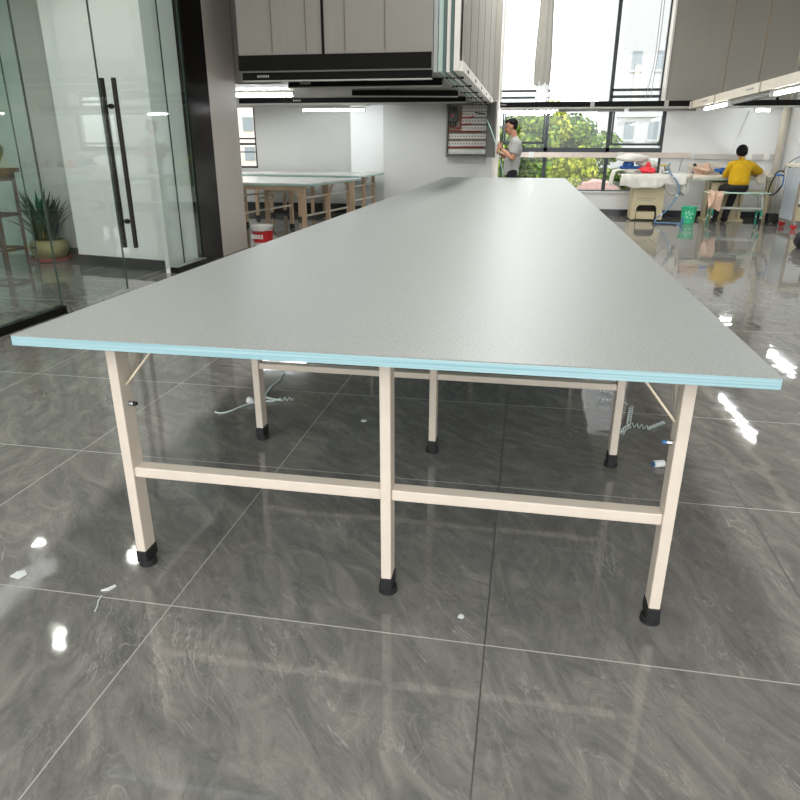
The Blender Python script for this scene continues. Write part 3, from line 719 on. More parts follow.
def eyes(t, c, s, R):
    c = Vector(c); b = MB()
    for k in (-1, 1):
        b.ell(c + R @ (Vector((k * 0.031, 0.0785, 0.008)) * s), (0.011 * s, 0.006 * s, 0.005 * s), R)
        b.tube([c + R @ (Vector((k * 0.014, 0.086, 0.034)) * s), c + R @ (Vector((k * 0.034, 0.086, 0.041)) * s), c + R @ (Vector((k * 0.052, 0.076, 0.034)) * s)], 0.0045 * s, 6)
    return b.build('eyes', 'eye', t, smooth=True)
# -- standing man (built facing +Y about the origin, then turned to face -X)
man = thing('person', (0, 0, 0), 'man in grey t-shirt and black trousers standing at the far table end', 'person')
b = MB(); HM = Rm = rx(radians(-14)); hc = (0, 0.055, 1.545)
head(b, hc, 1.0, Rm)
b.cap((0, -0.035, 1.34), (0, 0.02, 1.47), 0.058, 0.052)
b.ell((0, -0.03, 1.19), (0.140, 0.09, 0.16)); b.ell((0, -0.005, 1.0), (0.12, 0.08, 0.18)); b.ell((0, 0.0, 0.86), (0.125, 0.09, 0.11))
b.chain([(-0.10, -0.04, 1.30), (-0.175, -0.06, 1.28)], [0.05, 0.048]); b.chain([(0.10, -0.04, 1.30), (0.175, -0.06, 1.28)], [0.05, 0.048])
LA = [(-0.18, -0.065, 1.285), (-0.225, 0.0, 1.065), (-0.09, 0.20, 1.215)]; RA = [(0.18, -0.055, 1.28), (0.215, 0.10, 1.065), (0.07, 0.225, 1.135)]
for A in (LA, RA):
    mid = Vector(A[1]).lerp(Vector(A[2]), 0.3)
    b.chain([A[0], A[1]], [0.048, 0.040]); b.chain([A[1], mid, A[2]], [0.040, 0.039, 0.026])
hand(b, LA[2], (0.45, 0.42, 0.5), (0.6, -0.5, 0.1), 1.0, 1, 0.9); hand(b, RA[2], (-0.55, 0.35, 0.25), (-0.3, -0.7, 0.2), 1.0, -1, 0.9)
for k in (-1, 1):
    b.chain([(k * 0.085, 0.0, 0.86), (k * 0.095, 0.02, 0.48), (k * 0.095, -0.02, 0.09)], [0.085, 0.056, 0.036])
    b.chain([(k * 0.095, -0.04, 0.045), (k * 0.105, 0.11, 0.03)], [0.038, 0.03])
b.build('body', 'skin', man, remesh=0.0055, smooth_it=3)
b = MB()
b.ell((0, -0.03, 1.20), (0.175, 0.122, 0.175), u=24, v=16); b.ell((0, -0.005, 1.02), (0.165, 0.128, 0.20), u=24, v=16); b.ell((0, 0.01, 0.87), (0.168, 0.125, 0.09), u=24, v=14)
b.prism([(0.17 * cos(k * pi / 14), 0.012 + 0.128 * sin(k * pi / 14)) for k in range(28)], 'z', 0.80, 1.05)
b.cap((-0.11, -0.04, 1.305), (0.11, -0.04, 1.305), 0.08, 0.08); b.cap((0, -0.035, 1.33), (0, -0.02, 1.365), 0.07, 0.066)
for A in (LA, RA):
    e = Vector(A[0]).lerp(Vector(A[1]), 0.72); b.cap(A[0], A[0], 0.0, 0.0) if False else None
    b.ell(A[0], (0.078,) * 3); b.cone(A[0], e, 0.076, 0.070, 18)
b.build('t_shirt', 'tee', man, remesh=0.008, smooth_it=4)
b = MB(); b.ell((0, 0.005, 0.84), (0.158, 0.118, 0.10))
for k in (-1, 1): b.chain([(k * 0.085, 0.0, 0.83), (k * 0.097, 0.02, 0.48), (k * 0.097, -0.02, 0.10)], [0.098, 0.076, 0.062])
b.build('trousers', 'black_cloth', man, remesh=0.009, smooth_it=3)
b = MB()
for k in (-1, 1): b.chain([(k * 0.095, -0.045, 0.05), (k * 0.105, 0.12, 0.042)], [0.05, 0.042])
b.build('shoes', 'black_cloth', man, remesh=0.008, smooth_it=2)
b = MB(); H = Vector(hc)
b.ell(H + Rm @ Vector((0, -0.036, 0.056)), (0.081, 0.090, 0.076), Rm, 24, 16); b.ell(H + Rm @ Vector((0, 0.028, 0.098)), (0.062, 0.048, 0.030), Rm); b.ell(H + Rm @ Vector((0, -0.062, 0.0)), (0.072, 0.05, 0.06), Rm)
b.build('hair', 'hair', man, smooth=True)
eyes(man, hc, 1.0, Rm)
wv = Vector(LA[1]).lerp(Vector(LA[2]), 0.92); dv = (Vector(LA[2]) - Vector(LA[1])).normalized()
MB().cone(wv - dv * 0.009, wv + dv * 0.009, 0.033, 0.032, 18).build('wrist_strap', 'black_cloth', man)
man.location = (-0.28, 12.1, 0); man.rotation_euler = (0, 0, pi / 2)
b = MB().tube(bez([(-0.74, 12.12, 1.66), (-0.69, 12.11, 1.57), (-0.585, 12.06, 1.33), (-0.53, 12.10, 1.19), (-0.47, 12.1, 0.98), (-0.415, 12.1, 0.75), (-0.40, 12.1, 0.3), (-0.36, 12.12, 0.02)], 6), 0.019, 8, flat=0.35)
tag(b.build('plastic_strip', 'strip', smooth=True, loc=(-0.36, 12.12, 0.0)), 'pale green plastic strip held by the man in the grey t-shirt', 'strip')
# -- seated person (facing the wall)
W0 = Vector((3.52, 12.78, 0))
wom = thing('person', (0, 0, 0), 'person in mustard yellow sweater seated at the ironing board, back turned', 'person')
b = MB(); Rw = rx(radians(-28)); hc = (0.0, 0.10, 1.150)
head(b, hc, 0.92, Rw)
b.cap((0, 0.0, 0.98), (0, 0.06, 1.08), 0.05, 0.047)
b.ell((0, -0.01, 0.87), (0.145, 0.095, 0.155)); b.ell((0, -0.02, 0.68), (0.15, 0.10, 0.13)); b.ell((0, 0.0, 0.605), (0.148, 0.118, 0.062))
SL = [(-0.15, 0.0, 0.955), (-0.19, 0.13, 0.80), (-0.07, 0.33, 0.825)]; SR = [(0.15, 0.0, 0.955), (0.34, 0.12, 0.86), (0.20, 0.33, 0.83)]
for A in (SL, SR):
    b.chain([A[0], A[1], A[2]], [0.05, 0.039, 0.025])
hand(b, SL[2], (0.4, 0.6, -0.1), (0.1, 0.1, -1), 0.9, -1, 0.5); hand(b, SR[2], (-0.5, 0.6, -0.1), (0, 0.1, -1), 0.9, 1, 0.5)
WL = [[(0.09, 0.02, 0.60), (0.07, 0.36, 0.565), (-0.08, 0.16, 0.12)], [(-0.09, 0.02, 0.60), (-0.14, 0.37, 0.56), (-0.24, 0.20, 0.11)]]
for A in WL:
    b.chain(A, [0.066, 0.052, 0.036]); e = Vector(A[2]); b.chain([e + Vector((0, -0.03, -0.055)), e + Vector((0.0, 0.13, -0.08))], [0.036, 0.028])
b.build('body', 'skin', wom, remesh=0.0055, smooth_it=3)
b = MB(); b.ell((0, -0.01, 0.87), (0.172, 0.122, 0.165), u=24, v=16); b.ell((0, -0.02, 0.71), (0.17, 0.128, 0.13), u=24, v=16)
b.prism([(0.168 * cos(k * pi / 14), -0.015 + 0.124 * sin(k * pi / 14)) for k in range(28)], 'z', 0.655, 0.92)
b.cap((-0.09, 0.0, 0.985), (0.09, 0.0, 0.985), 0.058, 0.058); b.cap((0, 0.0, 1.0), (0, 0.02, 1.03), 0.06, 0.055)
for A in (SL, SR): b.chain([A[0], A[1], Vector(A[1]).lerp(Vector(A[2]), 0.72)], [0.070, 0.056, 0.042])
b.build('sweater', 'yellow', wom, remesh=0.008, smooth_it=4)
b = MB(); b.ell((0, 0.0, 0.605), (0.178, 0.148, 0.082))
for A in WL: b.chain(A, [0.093, 0.07, 0.055])
b.build('trousers', 'black_cloth', wom, remesh=0.009, smooth_it=3)
b = MB()
for A in WL: e = Vector(A[2]); b.chain([e + Vector((0, -0.03, -0.06)), e + Vector((0.0, 0.14, -0.07))], [0.045, 0.036])
b.build('shoes', 'black_cloth', wom, remesh=0.008, smooth_it=2)
H = Vector(hc); b = MB()
b.ell(H + Rw @ Vector((0, -0.022, 0.03)), (0.092, 0.104, 0.098), Rw, 24, 16); b.ell(H + Rw @ Vector((0, -0.055, -0.025)), (0.080, 0.056, 0.058), Rw)
b.build('hair', 'hair', wom, smooth=True)
eyes(wom, hc, 0.92, Rw)
wom.location = W0

# ------------------------------------------------------------------ bench and garment
t = thing('bench', (3.52, 12.78, 0), 'mint-topped bench with teal leg caps under the seated person', 'bench')
MB().box(3.03, 4.03, 12.63, 12.95, 0.505, 0.525).build('seat_board', 'mint', t, bevel=0.004)
def bleg(y, x, s_):
    pts = bez([(x - s_ * 0.16, y, 0.495), (x - s_ * 0.05, y, 0.485), (x, y, 0.42), (x + s_ * 0.012, y, 0.22), (x + s_ * 0.022, y, 0.012)], 6)
    l = MB().tube(pts, 0.014, 10).build('leg', 'mint_leg', t, smooth=True)
    MB().cone((x + s_ * 0.0115, y, 0.24), (x + s_ * 0.018, y, 0.14), 0.019, 0.019, 12).build('teal_sleeve', 'teal_cap', l)
    MB().cone((x + s_ * 0.018, y, 0.10), (x + s_ * 0.022, y, 0.0), 0.018, 0.019, 12).build('foot_cap', 'teal_cap' if y > 12.8 else 'black_rubber', l)
for x, s_ in ((3.17, -1), (3.92, 1)):
    for y in (12.67, 12.91): bleg(y, x, s_)
for y in (12.67, 12.91): MB().tube([(3.16, y, 0.26), (3.93, y, 0.26)], 0.012, 10).build('stretcher', 'mint_leg', t)
for x in (3.17, 3.92): MB().tube([(x, 12.67, 0.32), (x, 12.91, 0.32)], 0.010, 8).build('stretcher', 'mint_leg', t)
def drape(name, x0, x1, yf, yb, ztop, zlow, m, seed, amp=0.02, folds=5, label='', cat='cloth', back=0.25, slant=0.0):
    rnd = random.Random(seed); ph = [rnd.uniform(0, 6.3) for _ in range(4)]
    def f(u, v):
        x = x0 + (x1 - x0) * u; w = 0.35 * sin(folds * pi * u + ph[0]) + 0.3 * sin(2.3 * folds * u + ph[1]) + 0.5 * sin(9 * v + 5 * u + ph[2])
        Ltop = abs(yb - yf); zl = zlow + slant * u + 0.035 * sin(6 * u + ph[3])
        s = v * (Ltop + (ztop - zl))
        if s < Ltop: y = yb + (yf - yb) * s / Ltop; z = ztop + 0.012 * w * amp / 0.02
        else:
            q = s - Ltop; z = ztop - q; y = yf - 0.012 - amp * (0.5 + w) * min(1, q / 0.08)
            x += 0.015 * sin(8 * v + 9 * u) 
        return Vector((x, y, z))
    b = MB().grid(f, 40, 26)
    o = b.build(name, m, smooth=True, solid=0.006, loc=((x0 + x1) / 2, (yf + yb) / 2, zlow))
    return tag(o, label, cat)
drape('garment', 3.04, 3.26, 12.61, 12.9, 0.535, 0.25, 'pinkbeige', 5, 0.03, 4, 'pinkish beige garment draped over the end of the mint bench', 'garment')

# ------------------------------------------------------------------ ironing station with draped cover
t = thing('ironing_station', (2.12, 13.1, 0), 'beige vacuum ironing cabinet with faint lettering below the window', 'machine')
b = MB()
b.prism([(1.855, 0.02), (1.935, 0.02), (1.945, 0.22), (1.985, 0.27), (2.25, 0.27), (2.285, 0.22), (2.30, 0.02), (2.40, 0.02), (2.375, 0.66), (1.865, 0.66)], 'y', 12.98, 13.02)
b.box(1.86, 1.90, 13.0, 13.45, 0.02, 0.66); b.box(2.34, 2.385, 13.0, 13.45, 0.02, 0.66); b.box(1.86, 2.385, 13.42, 13.45, 0.02, 0.66); b.box(1.86, 2.38, 13.0, 13.45, 0.64, 0.66)
b.build('cabinet_body', 'beige', t, bevel=0.006)
MB().box(1.955, 2.27, 13.01, 13.30, 0.025, 0.155).build('foot_pedal', 'beige', t, bevel=0.006)
MB().box(1.91, 2.33, 13.30, 13.32, 0.03, 0.62).build('recess_shade_sheet', 'beige_dark', t)  # shade inside the cabinet hollow, painted as a dark sheet
b = MB(); xx = 1.95
for k, w in enumerate((.022, .02, .022, .024, .022, .024, .024, .022, .02, .022, .018)):
    zz = 0.372 - 0.0006 * k
    b.box(xx, xx + w * 0.3, 12.976, 12.98, zz, zz + 0.026); b.box(xx, xx + w * 0.75, 12.976, 12.98, zz + (0.0 if k % 2 else 0.019), zz + (0.007 if k % 2 else 0.026)); xx += 0.027
b.build('lettering', 'ink', t)
b = MB(); b.box(2.0, 2.2, 12.976, 12.98, 0.345, 0.351); b.build('lettering_underline', 'ink', t)
MB().box(1.62, 2.74, 12.86, 13.5, 0.75, 0.79).build('ironing_bed', 'linen', t, bevel=0.01)
MB().cone((2.1, 13.2, 0.66), (2.1, 13.2, 0.75), 0.12, 0.16, 20).build('bed_support', 'beige', t)
for x, y in ((1.90, 13.04), (2.36, 13.04), (1.90, 13.40), (2.36, 13.40)): MB().cone((x, y, 0), (x, y, 0.03), 0.028, 0.022, 14).build('foot', 'black_rubber', t)
# cover
def cv(u, v):
    x = 1.60 + 1.10 * u
    low = 0.60 - 0.035 * sin(pi * min(u / 0.72, 1)) + (0.03 if u > 0.66 else 0) + 0.01 * sin(20 * u)
    L = 0.5; s = v * (L + 0.80 - low)
    if s < L: return Vector((x, 13.36 - s, 0.802 + 0.006 * sin(9 * u + 6 * v)))
    q = s - L; k = min(1, q / 0.06)
    return Vector((x + 0.01 * sin(12 * v), 12.86 - 0.02 * k - 0.022 * k * sin(13 * u + 7 * q) * (0.4 + q * 2) - 0.015 * k * sin(31 * u - 12 * q), 0.80 - q))
tag(MB().grid(cv, 70, 34).build('machine_cover', 'cloth_white', smooth=True, solid=0.006, loc=(2.15, 13.1, 0.6)), 'white cotton cover draped over the beige ironing station', 'cover')
def cv2(u, v):
    s = v * 0.78; x = 2.56 + 0.21 * u
    low = 0.35 * (1 - u) * 0 
    if s < 0.40: return Vector((x, 13.42 - s, 0.812 + 0.004 * sin(11 * u)))
    q = s - 0.40; return Vector((x + 0.03 * q, 13.005 - 0.018 * sin(14 * u + 4 * q) * min(1, q / .05), 0.812 - q * (0.72 + 0.28 * u)))
tag(MB().grid(cv2, 24, 24).build('white_towel', 'cloth_white', smooth=True, solid=0.006, loc=(2.68, 13.2, 0.45)), 'white cloth hanging off the right end of the beige ironing station', 'cloth')
def cv3(u, v):
    s = v * 0.55; y = 12.92 + 0.42 * u
    if s < 0.22: return Vector((1.72 - s, y, 0.845 + 0.03 * sin(pi * s / 0.22)))
    q = s - 0.22; return Vector((1.50 - 0.03 * sin(6 * q) - 0.02 * q - 0.012 * sin(9 * u), y, 0.845 - q * 0.75))
tag(MB().grid(cv3, 18, 20).build('sleeve_cloth', 'cloth_white', smooth=True, solid=0.02, loc=(1.6, 13.1, 0.6)), 'white cloth hanging over the window end of the ironing station', 'cloth')
def pad(name, c, r, m, label, cat, seed, amp=0.1):
    return tag(blob(name, c, r, m, seed, amp, loc=(c[0], c[1], c[2] - r[2])), label, cat)
pad('pressing_pad', (1.80, 13.15, 1.055), (0.27, 0.16, 0.07), 'cloth_white', 'puffed white pressing pad, topmost on the ironing station', 'pad', 11, 0.12)
t = thing('sleeve_board', (1.79, 13.15, 0.82), 'royal blue sleeve board under the puffed white pad', 'board')
MB().ell((1.74, 13.15, 0.945), (0.10, 0.10, 0.075)).build('support_head', 'blue', t, smooth=True)
MB().box(1.60, 1.95, 13.08, 13.22, 0.875, 0.925).build('board', 'blue', t, bevel=0.015)
MB().box(1.66, 1.86, 13.1, 13.2, 0.81, 0.875).build('foot', 'cloth_white', t, bevel=0.01)
pad('folded_cloth', (2.06, 13.22, 0.965), (0.17, 0.13, 0.06), 'cloth_white', 'white bunched cloth behind the coral red cloth, upper one', 'cloth', 12, 0.16)
pad('folded_cloth', (2.0, 13.2, 0.86), (0.19, 0.14, 0.052), 'cloth_white', 'white bunched cloth behind the coral red cloth, lower one', 'cloth', 13, 0.16)
t = thing('coral_cloth', (2.06, 12.98, 0.81), 'coral red crumpled cloth on the white cover', 'cloth')
blob('cloth_heap', (2.06, 12.98, 0.85), (0.115, 0.09, 0.05), 'coral', 21, 0.35, parent=t)
blob('cloth_peak', (2.05, 12.98, 0.91), (0.045, 0.045, 0.075), 'coral', 22, 0.3, parent=t)
blob('cloth_tail', (1.96, 12.97, 0.885), (0.06, 0.03, 0.022), 'coral', 23, 0.3, parent=t)
t = thing('steam_iron', (2.40, 13.1, 0.81), 'small steam iron with a yellow handle on the white cover', 'iron')
MB().prism([(2.32, 13.02), (2.44, 13.02), (2.48, 13.1), (2.44, 13.18), (2.32, 13.18)], 'z', 0.815, 0.85).build('sole', 'chrome', t, bevel=0.005)
MB().ell((2.40, 13.1, 0.875), (0.055, 0.05, 0.035)).build('boiler', 'cart_frame', t, smooth=True)
MB().tube(bez([(2.26, 13.1, 0.93), (2.34, 13.1, 0.94), (2.44, 13.1, 0.935)], 4), 0.013, 10).build('handle', 'mustard', t, smooth=True)
for x in (2.36, 2.43): MB().tube([(x, 13.1, 0.86), (x - 0.01, 13.1, 0.935)], 0.008, 8).build('handle_post', 'black_rubber', t)
pts = bez([(2.42, 13.0, 0.98), (2.38, 12.95, 0.91), (2.40, 12.84, 0.83), (2.52, 12.80, 0.70), (2.585, 12.8, 0.55), (2.53, 12.8, 0.38), (2.42, 12.78, 0.20), (2.28, 12.72, 0.09), (2.22, 12.6, 0.02), (2.34, 12.5, 0.016), (2.50, 12.42, 0.016), (2.62, 12.42, 0.016), (2.64, 12.38, 0.05)], 8)
t = thing('steam_hose', (2.4, 12.7, 0), 'blue steam hose trailing from the ironing station to the floor', 'hose')
MB().tube(pts, 0.011, 8).build('hose', 'hose_blue', t, smooth=True)
MB().tube(bez([(2.60, 12.44, 0.02), (2.63, 12.40, 0.06), (2.64, 12.38, 0.13)], 4), 0.020, 8).build('nozzle', 'hose_blue', t)
for i in (20, 36, 52): MB().cone(pts[i], pts[i + 1], 0.019, 0.019, 10).build('hose_clip', 'white_pl', t)
tag(MB().tube(bez([(2.33, 12.92, 0.63), (2.40, 12.88, 0.52), (2.48, 12.86, 0.45), (2.56, 12.86, 0.47), (2.60, 12.9, 0.54)], 6), 0.008, 6).build('cable', 'cart_frame', smooth=True, loc=(2.45, 12.9, 0.45)), 'thin brown cable looping beside the blue steam hose', 'cable')
t = thing('steam_box', (2.66, 13.2, 0.44), 'grey control box hanging below the end of the white cover', 'box')
MB().prism([(2.635, 0.44), (2.725, 0.44), (2.745, 0.62), (2.66, 0.62)], 'y', 13.03, 13.14).build('box_body', 'rail_grey', t, bevel=0.006)
MB().cone((2.70, 13.025, 0.57), (2.70, 13.03, 0.57), 0.014, 0.014, 12).build('dial', 'black_rubber', t)
MB().box(2.66, 2.74, 13.14, 13.16, 0.44, 0.75).build('bracket', 'beige', t)
tag(MB().tube(bez([(2.14, 12.40, 0.012), (2.25, 12.36, 0.012), (2.40, 12.38, 0.012), (2.52, 12.30, 0.012)], 5), 0.012, 6, flat=0.8).build('pipe_offcut', 'hose_black', loc=(2.3, 12.37, 0)), 'thin dark cable offcut lying in front of the blue hose', 'cable')
t = thing('waste_bin', (2.80, 12.80, 0), 'green plastic waste bin between the two ironing stations', 'bin')
MB().lathe((2.80, 12.80, 0), [(0.105, 0.0), (0.128, 0.255), (0.136, 0.258), (0.136, 0.275), (0.124, 0.275), (0.10, 0.012), (0.0, 0.012)], 30).build('bin_body', 'green_bin', t)
b = MB()
for k, (a, z) in enumerate(((-1.9, 0.10), (-1.6, 0.15), (-1.35, 0.09), (-1.2, 0.16), (-2.1, 0.17), (-1.75, 0.19))):
    rr = 0.105 + 0.09 * z; b.ell((2.80 + rr * cos(a), 12.80 + rr * sin(a), z), (0.012, 0.004, 0.013), rz(a + pi / 2))
b.build('flower_print', 'white_pl', t)

# ------------------------------------------------------------------ second ironing station (used by the seated person)
t = thing('ironing_table', (3.5, 13.35, 0), 'ironing table with cream padded board in front of the seated person', 'table')
def board(u, v):
    x = 2.85 + 1.36 * u; hw = 0.22 * (1 - 0.55 * max(0, (u - 0.6) / 0.4) ** 2)
    y = 13.32 - hw + 2 * hw * v
    return Vector((x, y, 0.765 + 0.018 * (1 - (2 * v - 1) ** 4)))
pr = [(2.85 + 1.36 * u, 13.32 - 0.22 * (1 - 0.55 * max(0, (u - 0.6) / 0.4) ** 2)) for u in [i / 16 for i in range(17)]]
pr += [(x, 13.32 + (13.32 - y)) for x, y in pr[::-1]]
MB().prism(pr, 'z', 0.715, 0.785).build('padded_board', 'linen', t, bevel=0.015)
MB().prism(pr, 'z', 0.70, 0.714).build('board_pan', 'mint', t)
b = MB(); b.box(3.17, 3.72, 13.20, 13.22, 0.05, 0.66); b.box(3.17, 3.20, 13.2, 13.55, 0.02, 0.70); b.box(3.69, 3.74, 13.12, 13.55, 0.02, 0.70); b.box(3.17, 3.74, 13.53, 13.55, 0.02, 0.70)
b.build('pedestal', 'beige', t, bevel=0.006)
MB().box(3.12, 3.78, 13.05, 13.5, 0.0, 0.05).build('base_plate', 'beige', t, bevel=0.008)
MB().box(3.74, 4.1, 13.35, 13.38, 0.28, 0.56).build('side_panel', 'socket', t)
b = MB().box(4.14, 4.22, 13.28, 13.36, 0.0, 0.72); b.build('post', 'beige', t, bevel=0.004)
MB().box(3.74, 4.16, 13.30, 13.34, 0.50, 0.53).build('rail', 'beige', t)
MB().box(2.84, 3.45, 13.60, 13.66, 0.90, 0.965).build('rear_rail', 'linen', t, bevel=0.006)
MB().box(2.86, 2.92, 13.55, 13.66, 0.72, 0.90).build('rail_post', 'linen', t)
MB().box(3.36, 3.42, 13.55, 13.66, 0.72, 0.90).build('rail_post', 'linen', t)
t = thing('sleeve_board', (3.16, 13.44, 0.785), 'bright blue sleeve board lying behind the beige garment heap', 'board')
MB().box(2.90, 3.46, 13.40, 13.50, 0.83, 0.885).build('board', 'bright_blue', t, bevel=0.012)
MB().box(2.92, 3.0, 13.39, 13.51, 0.785, 0.91, rot=ry(0.4)).build('end_bracket', 'blue', t, bevel=0.008)
MB().box(3.38, 3.47, 13.39, 13.51, 0.785, 0.90).build('end_bracket', 'blue', t, bevel=0.008)
MB().box(2.91, 2.95, 13.42, 13.48, 0.90, 0.97, rot=ry(-0.7)).build('clamp', 'black_rubber', t)
tag(blob('garment_heap', (3.03, 13.24, 0.855), (0.15, 0.13, 0.085), 'pinkbeige', 31, 0.42, loc=(3.03, 13.24, 0.785)), 'pinkish beige garment heaped on the left end of the padded board', 'garment')
t = thing('garment', (3.95, 13.15, 0.7), 'creamy pink garment being handled at the right end of the padded board', 'garment')
blob('heap', (3.86, 13.2, 0.80), (0.15, 0.11, 0.04), 'pinkbeige', 32, 0.3, parent=t)
blob('fold', (4.03, 13.12, 0.79), (0.12, 0.08, 0.055), 'linen', 33, 0.3, parent=t)
blob('hanging_tail', (3.94, 13.03, 0.73), (0.075, 0.04, 0.10), 'linen', 34, 0.3, parent=t)
tag(MB().tube(bez([(3.90, 13.85, 1.83), (3.82, 13.86, 1.83), (3.79, 13.86, 1.80), (3.72, 13.86, 1.55), (3.62, 13.86, 1.17)], 6), [0.02] * 14 + [0.012] * 6 + [0.006] * 5, 8).build('conduit', 'socket', smooth=True, loc=(3.7, 13.86, 1.17)), 'thin white bent conduit on the wall above the seated person', 'conduit')
tag(MB().tube(bez([(2.78, 13.85, 1.05), (2.76, 13.84, 0.95), (2.74, 13.8, 0.82)], 5), 0.008, 6).build('hanging_cable', 'wire_grey', loc=(2.76, 13.84, 0.82)), 'short grey cable dropping from the trunking between the ironing stations', 'cable')

# ------------------------------------------------------------------ cart at the right wall
t = thing('service_cart', (4.45, 12.25, 0), 'metal steam cart with red castors at the right edge by the pillar', 'cart')
MB().box(4.185, 4.20, 11.98, 12.55, 0.14, 0.93).build('side_panel', 'cart_panel', t, bevel=0.004)
for x in (4.205, 4.72):
    for y in (11.95, 12.56): MB().box(x - 0.018, x + 0.018, y - 0.018, y + 0.018, 0.12, 0.96).build('post', 'cart_frame', t)
MB().box(4.16, 4.76, 11.92, 12.6, 0.945, 1.0).build('top_tray', 'linen', t, bevel=0.01)
MB().box(4.20, 4.72, 11.96, 12.55, 0.11, 0.14).build('bottom_shelf', 'cart_frame', t)
bd = MB().box(4.23, 4.72, 11.97, 12.5, 0.14, 0.36).build('lower_box', 'beige', t, bevel=0.008)
sh = MB().box(4.22, 4.72, 11.96, 12.5, 0.40, 0.56).build('drawer', 'socket', t, bevel=0.006)
MB().box(4.25, 4.40, 11.953, 11.96, 0.45, 0.50).build('name_plate', 'black_rubber', sh)
for x in (4.24, 4.68):
    for y in (11.98, 12.52):
        c = MB().box(x - 0.02, x + 0.02, y - 0.023, y + 0.023, 0.07, 0.115).build('castor_fork', 'silver', t)
        MB().cone((x, y - 0.018, 0.048), (x, y + 0.018, 0.048), 0.048, 0.048, 22).build('wheel', 'castor', c, bevel=0.006)
b = MB()
for k in range(3): b.tube(bez([(4.25, 12.2, 1.03 + 0.02 * k), (4.35, 12.02, 1.03 + 0.02 * k), (4.55, 12.05, 1.035 + 0.02 * k), (4.6, 12.35, 1.03 + 0.02 * k), (4.4, 12.42, 1.03 + 0.02 * k), (4.27, 12.25, 1.04 + 0.02 * k)], 6), 0.011, 6)
tag(b.build('coiled_cable', 'wire_grey', loc=(4.4, 12.2, 1.0)), 'grey cable coiled on the top of the steam cart', 'cable')
tag(MB().tube(bez([(4.16, 12.6, 0.84), (4.13, 12.62, 0.875), (4.06, 12.66, 0.85), (4.03, 12.7, 0.72), (4.0, 12.72, 0.58), (4.015, 12.72, 0.51), (4.07, 12.7, 0.49), (4.13, 12.66, 0.56), (4.165, 12.6, 0.66)], 7), 0.012, 8).build('hose', 'hose_black', smooth=True, loc=(4.08, 12.68, 0.49)), 'black hose looping beside the steam cart', 'hose')
t = thing('valve', (4.12, 12.62, 0.8), 'blue valve and pipe between the black hose loop and the steam cart', 'valve')
MB().cone((4.05, 12.66, 0.815), (4.165, 12.6, 0.805), 0.016, 0.016, 10).build('pipe', 'bright_blue', t)
MB().ell((4.14, 12.6, 0.83), (0.028, 0.028, 0.03)).build('valve_body', 'chrome', t, smooth=True)
MB().tube(bez([(4.16, 12.6, 0.64), (4.165, 12.6, 0.74), (4.15, 12.6, 0.85)], 4), 0.011, 8).build('blue_tube', 'bright_blue', t)
tag(MB().tube(bez([(4.14, 12.62, 0.85), (4.20, 12.66, 0.98), (4.36, 12.7, 1.09), (4.6, 12.75, 1.13), (4.9, 12.8, 1.1)], 6), 0.010, 8).build('hose', 'wire_grey', smooth=True, loc=(4.2, 12.66, 0.85)), 'thin grey hose arching above the steam cart to the wall', 'hose')
t = thing('motor_box', (4.22, 12.95, 0), 'small black motor box on the floor behind the steam cart', 'box')
MB().box(4.12, 4.30, 12.86, 13.04, 0.03, 0.17).build('housing', 'black_rubber', t, bevel=0.012)
MB().cone((4.21, 12.84, 0.10), (4.21, 12.86, 0.10), 0.05, 0.05, 16).build('cover_plate', 'hose_black', t)
for x in (4.14, 4.28): MB().box(x - 0.012, x + 0.012, 12.87, 13.03, 0, 0.03).build('foot', 'black_rubber', t)
t = thing('bag', (3.66, 9.72, 0), 'black soft bag on the floor at the right edge before the cart', 'bag')
blob('bag_body', (3.69, 9.74, 0.10), (0.20, 0.16, 0.125), 'bag', 41, 0.14, parent=t)
MB().tube(bez([(3.63, 9.66, 0.18), (3.65, 9.66, 0.26), (3.73, 9.68, 0.26), (3.75, 9.70, 0.18)], 5), 0.012, 8).build('strap', 'bag', t)

# ------------------------------------------------------------------ office: stand, jar, potted plant
t = thing('plant_stand', (-5.32, 6.5, 0), 'tall dark red wooden stand behind the office glass', 'stand')
MB().box(-5.62, -5.20, 6.33, 6.75, 0.975, 1.02).build('top', 'wood', t, bevel=0.006)
MB().box(-5.58, -5.24, 6.37, 6.71, 0.89, 0.975).build('apron', 'wood', t)
for sx, sy in ((0, 0), (1, 0), (0, 1), (1, 1)):
    x, y = (-5.565, -5.25)[sx], (6.385, 6.695)[sy]
    MB().cone((x + (0.01, -0.01)[1 - sx] * -1, y, 0.0), (x, y, 0.93), 0.023, 0.026, 4).build('leg', 'wood', t)
for z in (0.53, 0.17):
    for y in (6.385, 6.695): MB().box(-5.565, -5.25, y - 0.012, y + 0.012, z, z + 0.03).build('rail', 'wood', t)
    for x in (-5.565, -5.25): MB().box(x - 0.012, x + 0.012, 6.385, 6.695, z, z + 0.03).build('rail', 'wood', t)
def blades(n, c, r, hmin, hmax, spread, seed, wid, tip=0.3):
    rnd = random.Random(seed); b = MB()
    for k in range(n):
        a = rnd.uniform(0, 2 * pi); h = rnd.uniform(hmin, hmax); out = spread * rnd.uniform(0.25, 1.0); d = Vector((cos(a), sin(a), 0)); sd = Vector((-sin(a), cos(a), 0))
        base = Vector(c) + d * r * rnd.random(); prev = None
        for j in range(6):
            s = j / 5; p = base + d * out * s ** 1.6 + Vector((0, 0, h * (s - tip * s * s * out / max(spread, 1e-3))))
            w = wid * (0.75 + 0.5 * s) * (1 - s ** 2.5) + 0.0015
            cur = (b.b.verts.new(p - sd * w), b.b.verts.new(p + d * w * 0.25), b.b.verts.new(p + sd * w))
            if prev:
                for q in (0, 1): b.b.faces.new((prev[q], prev[q + 1], cur[q + 1], cur[q]))
            prev = cur
    return b
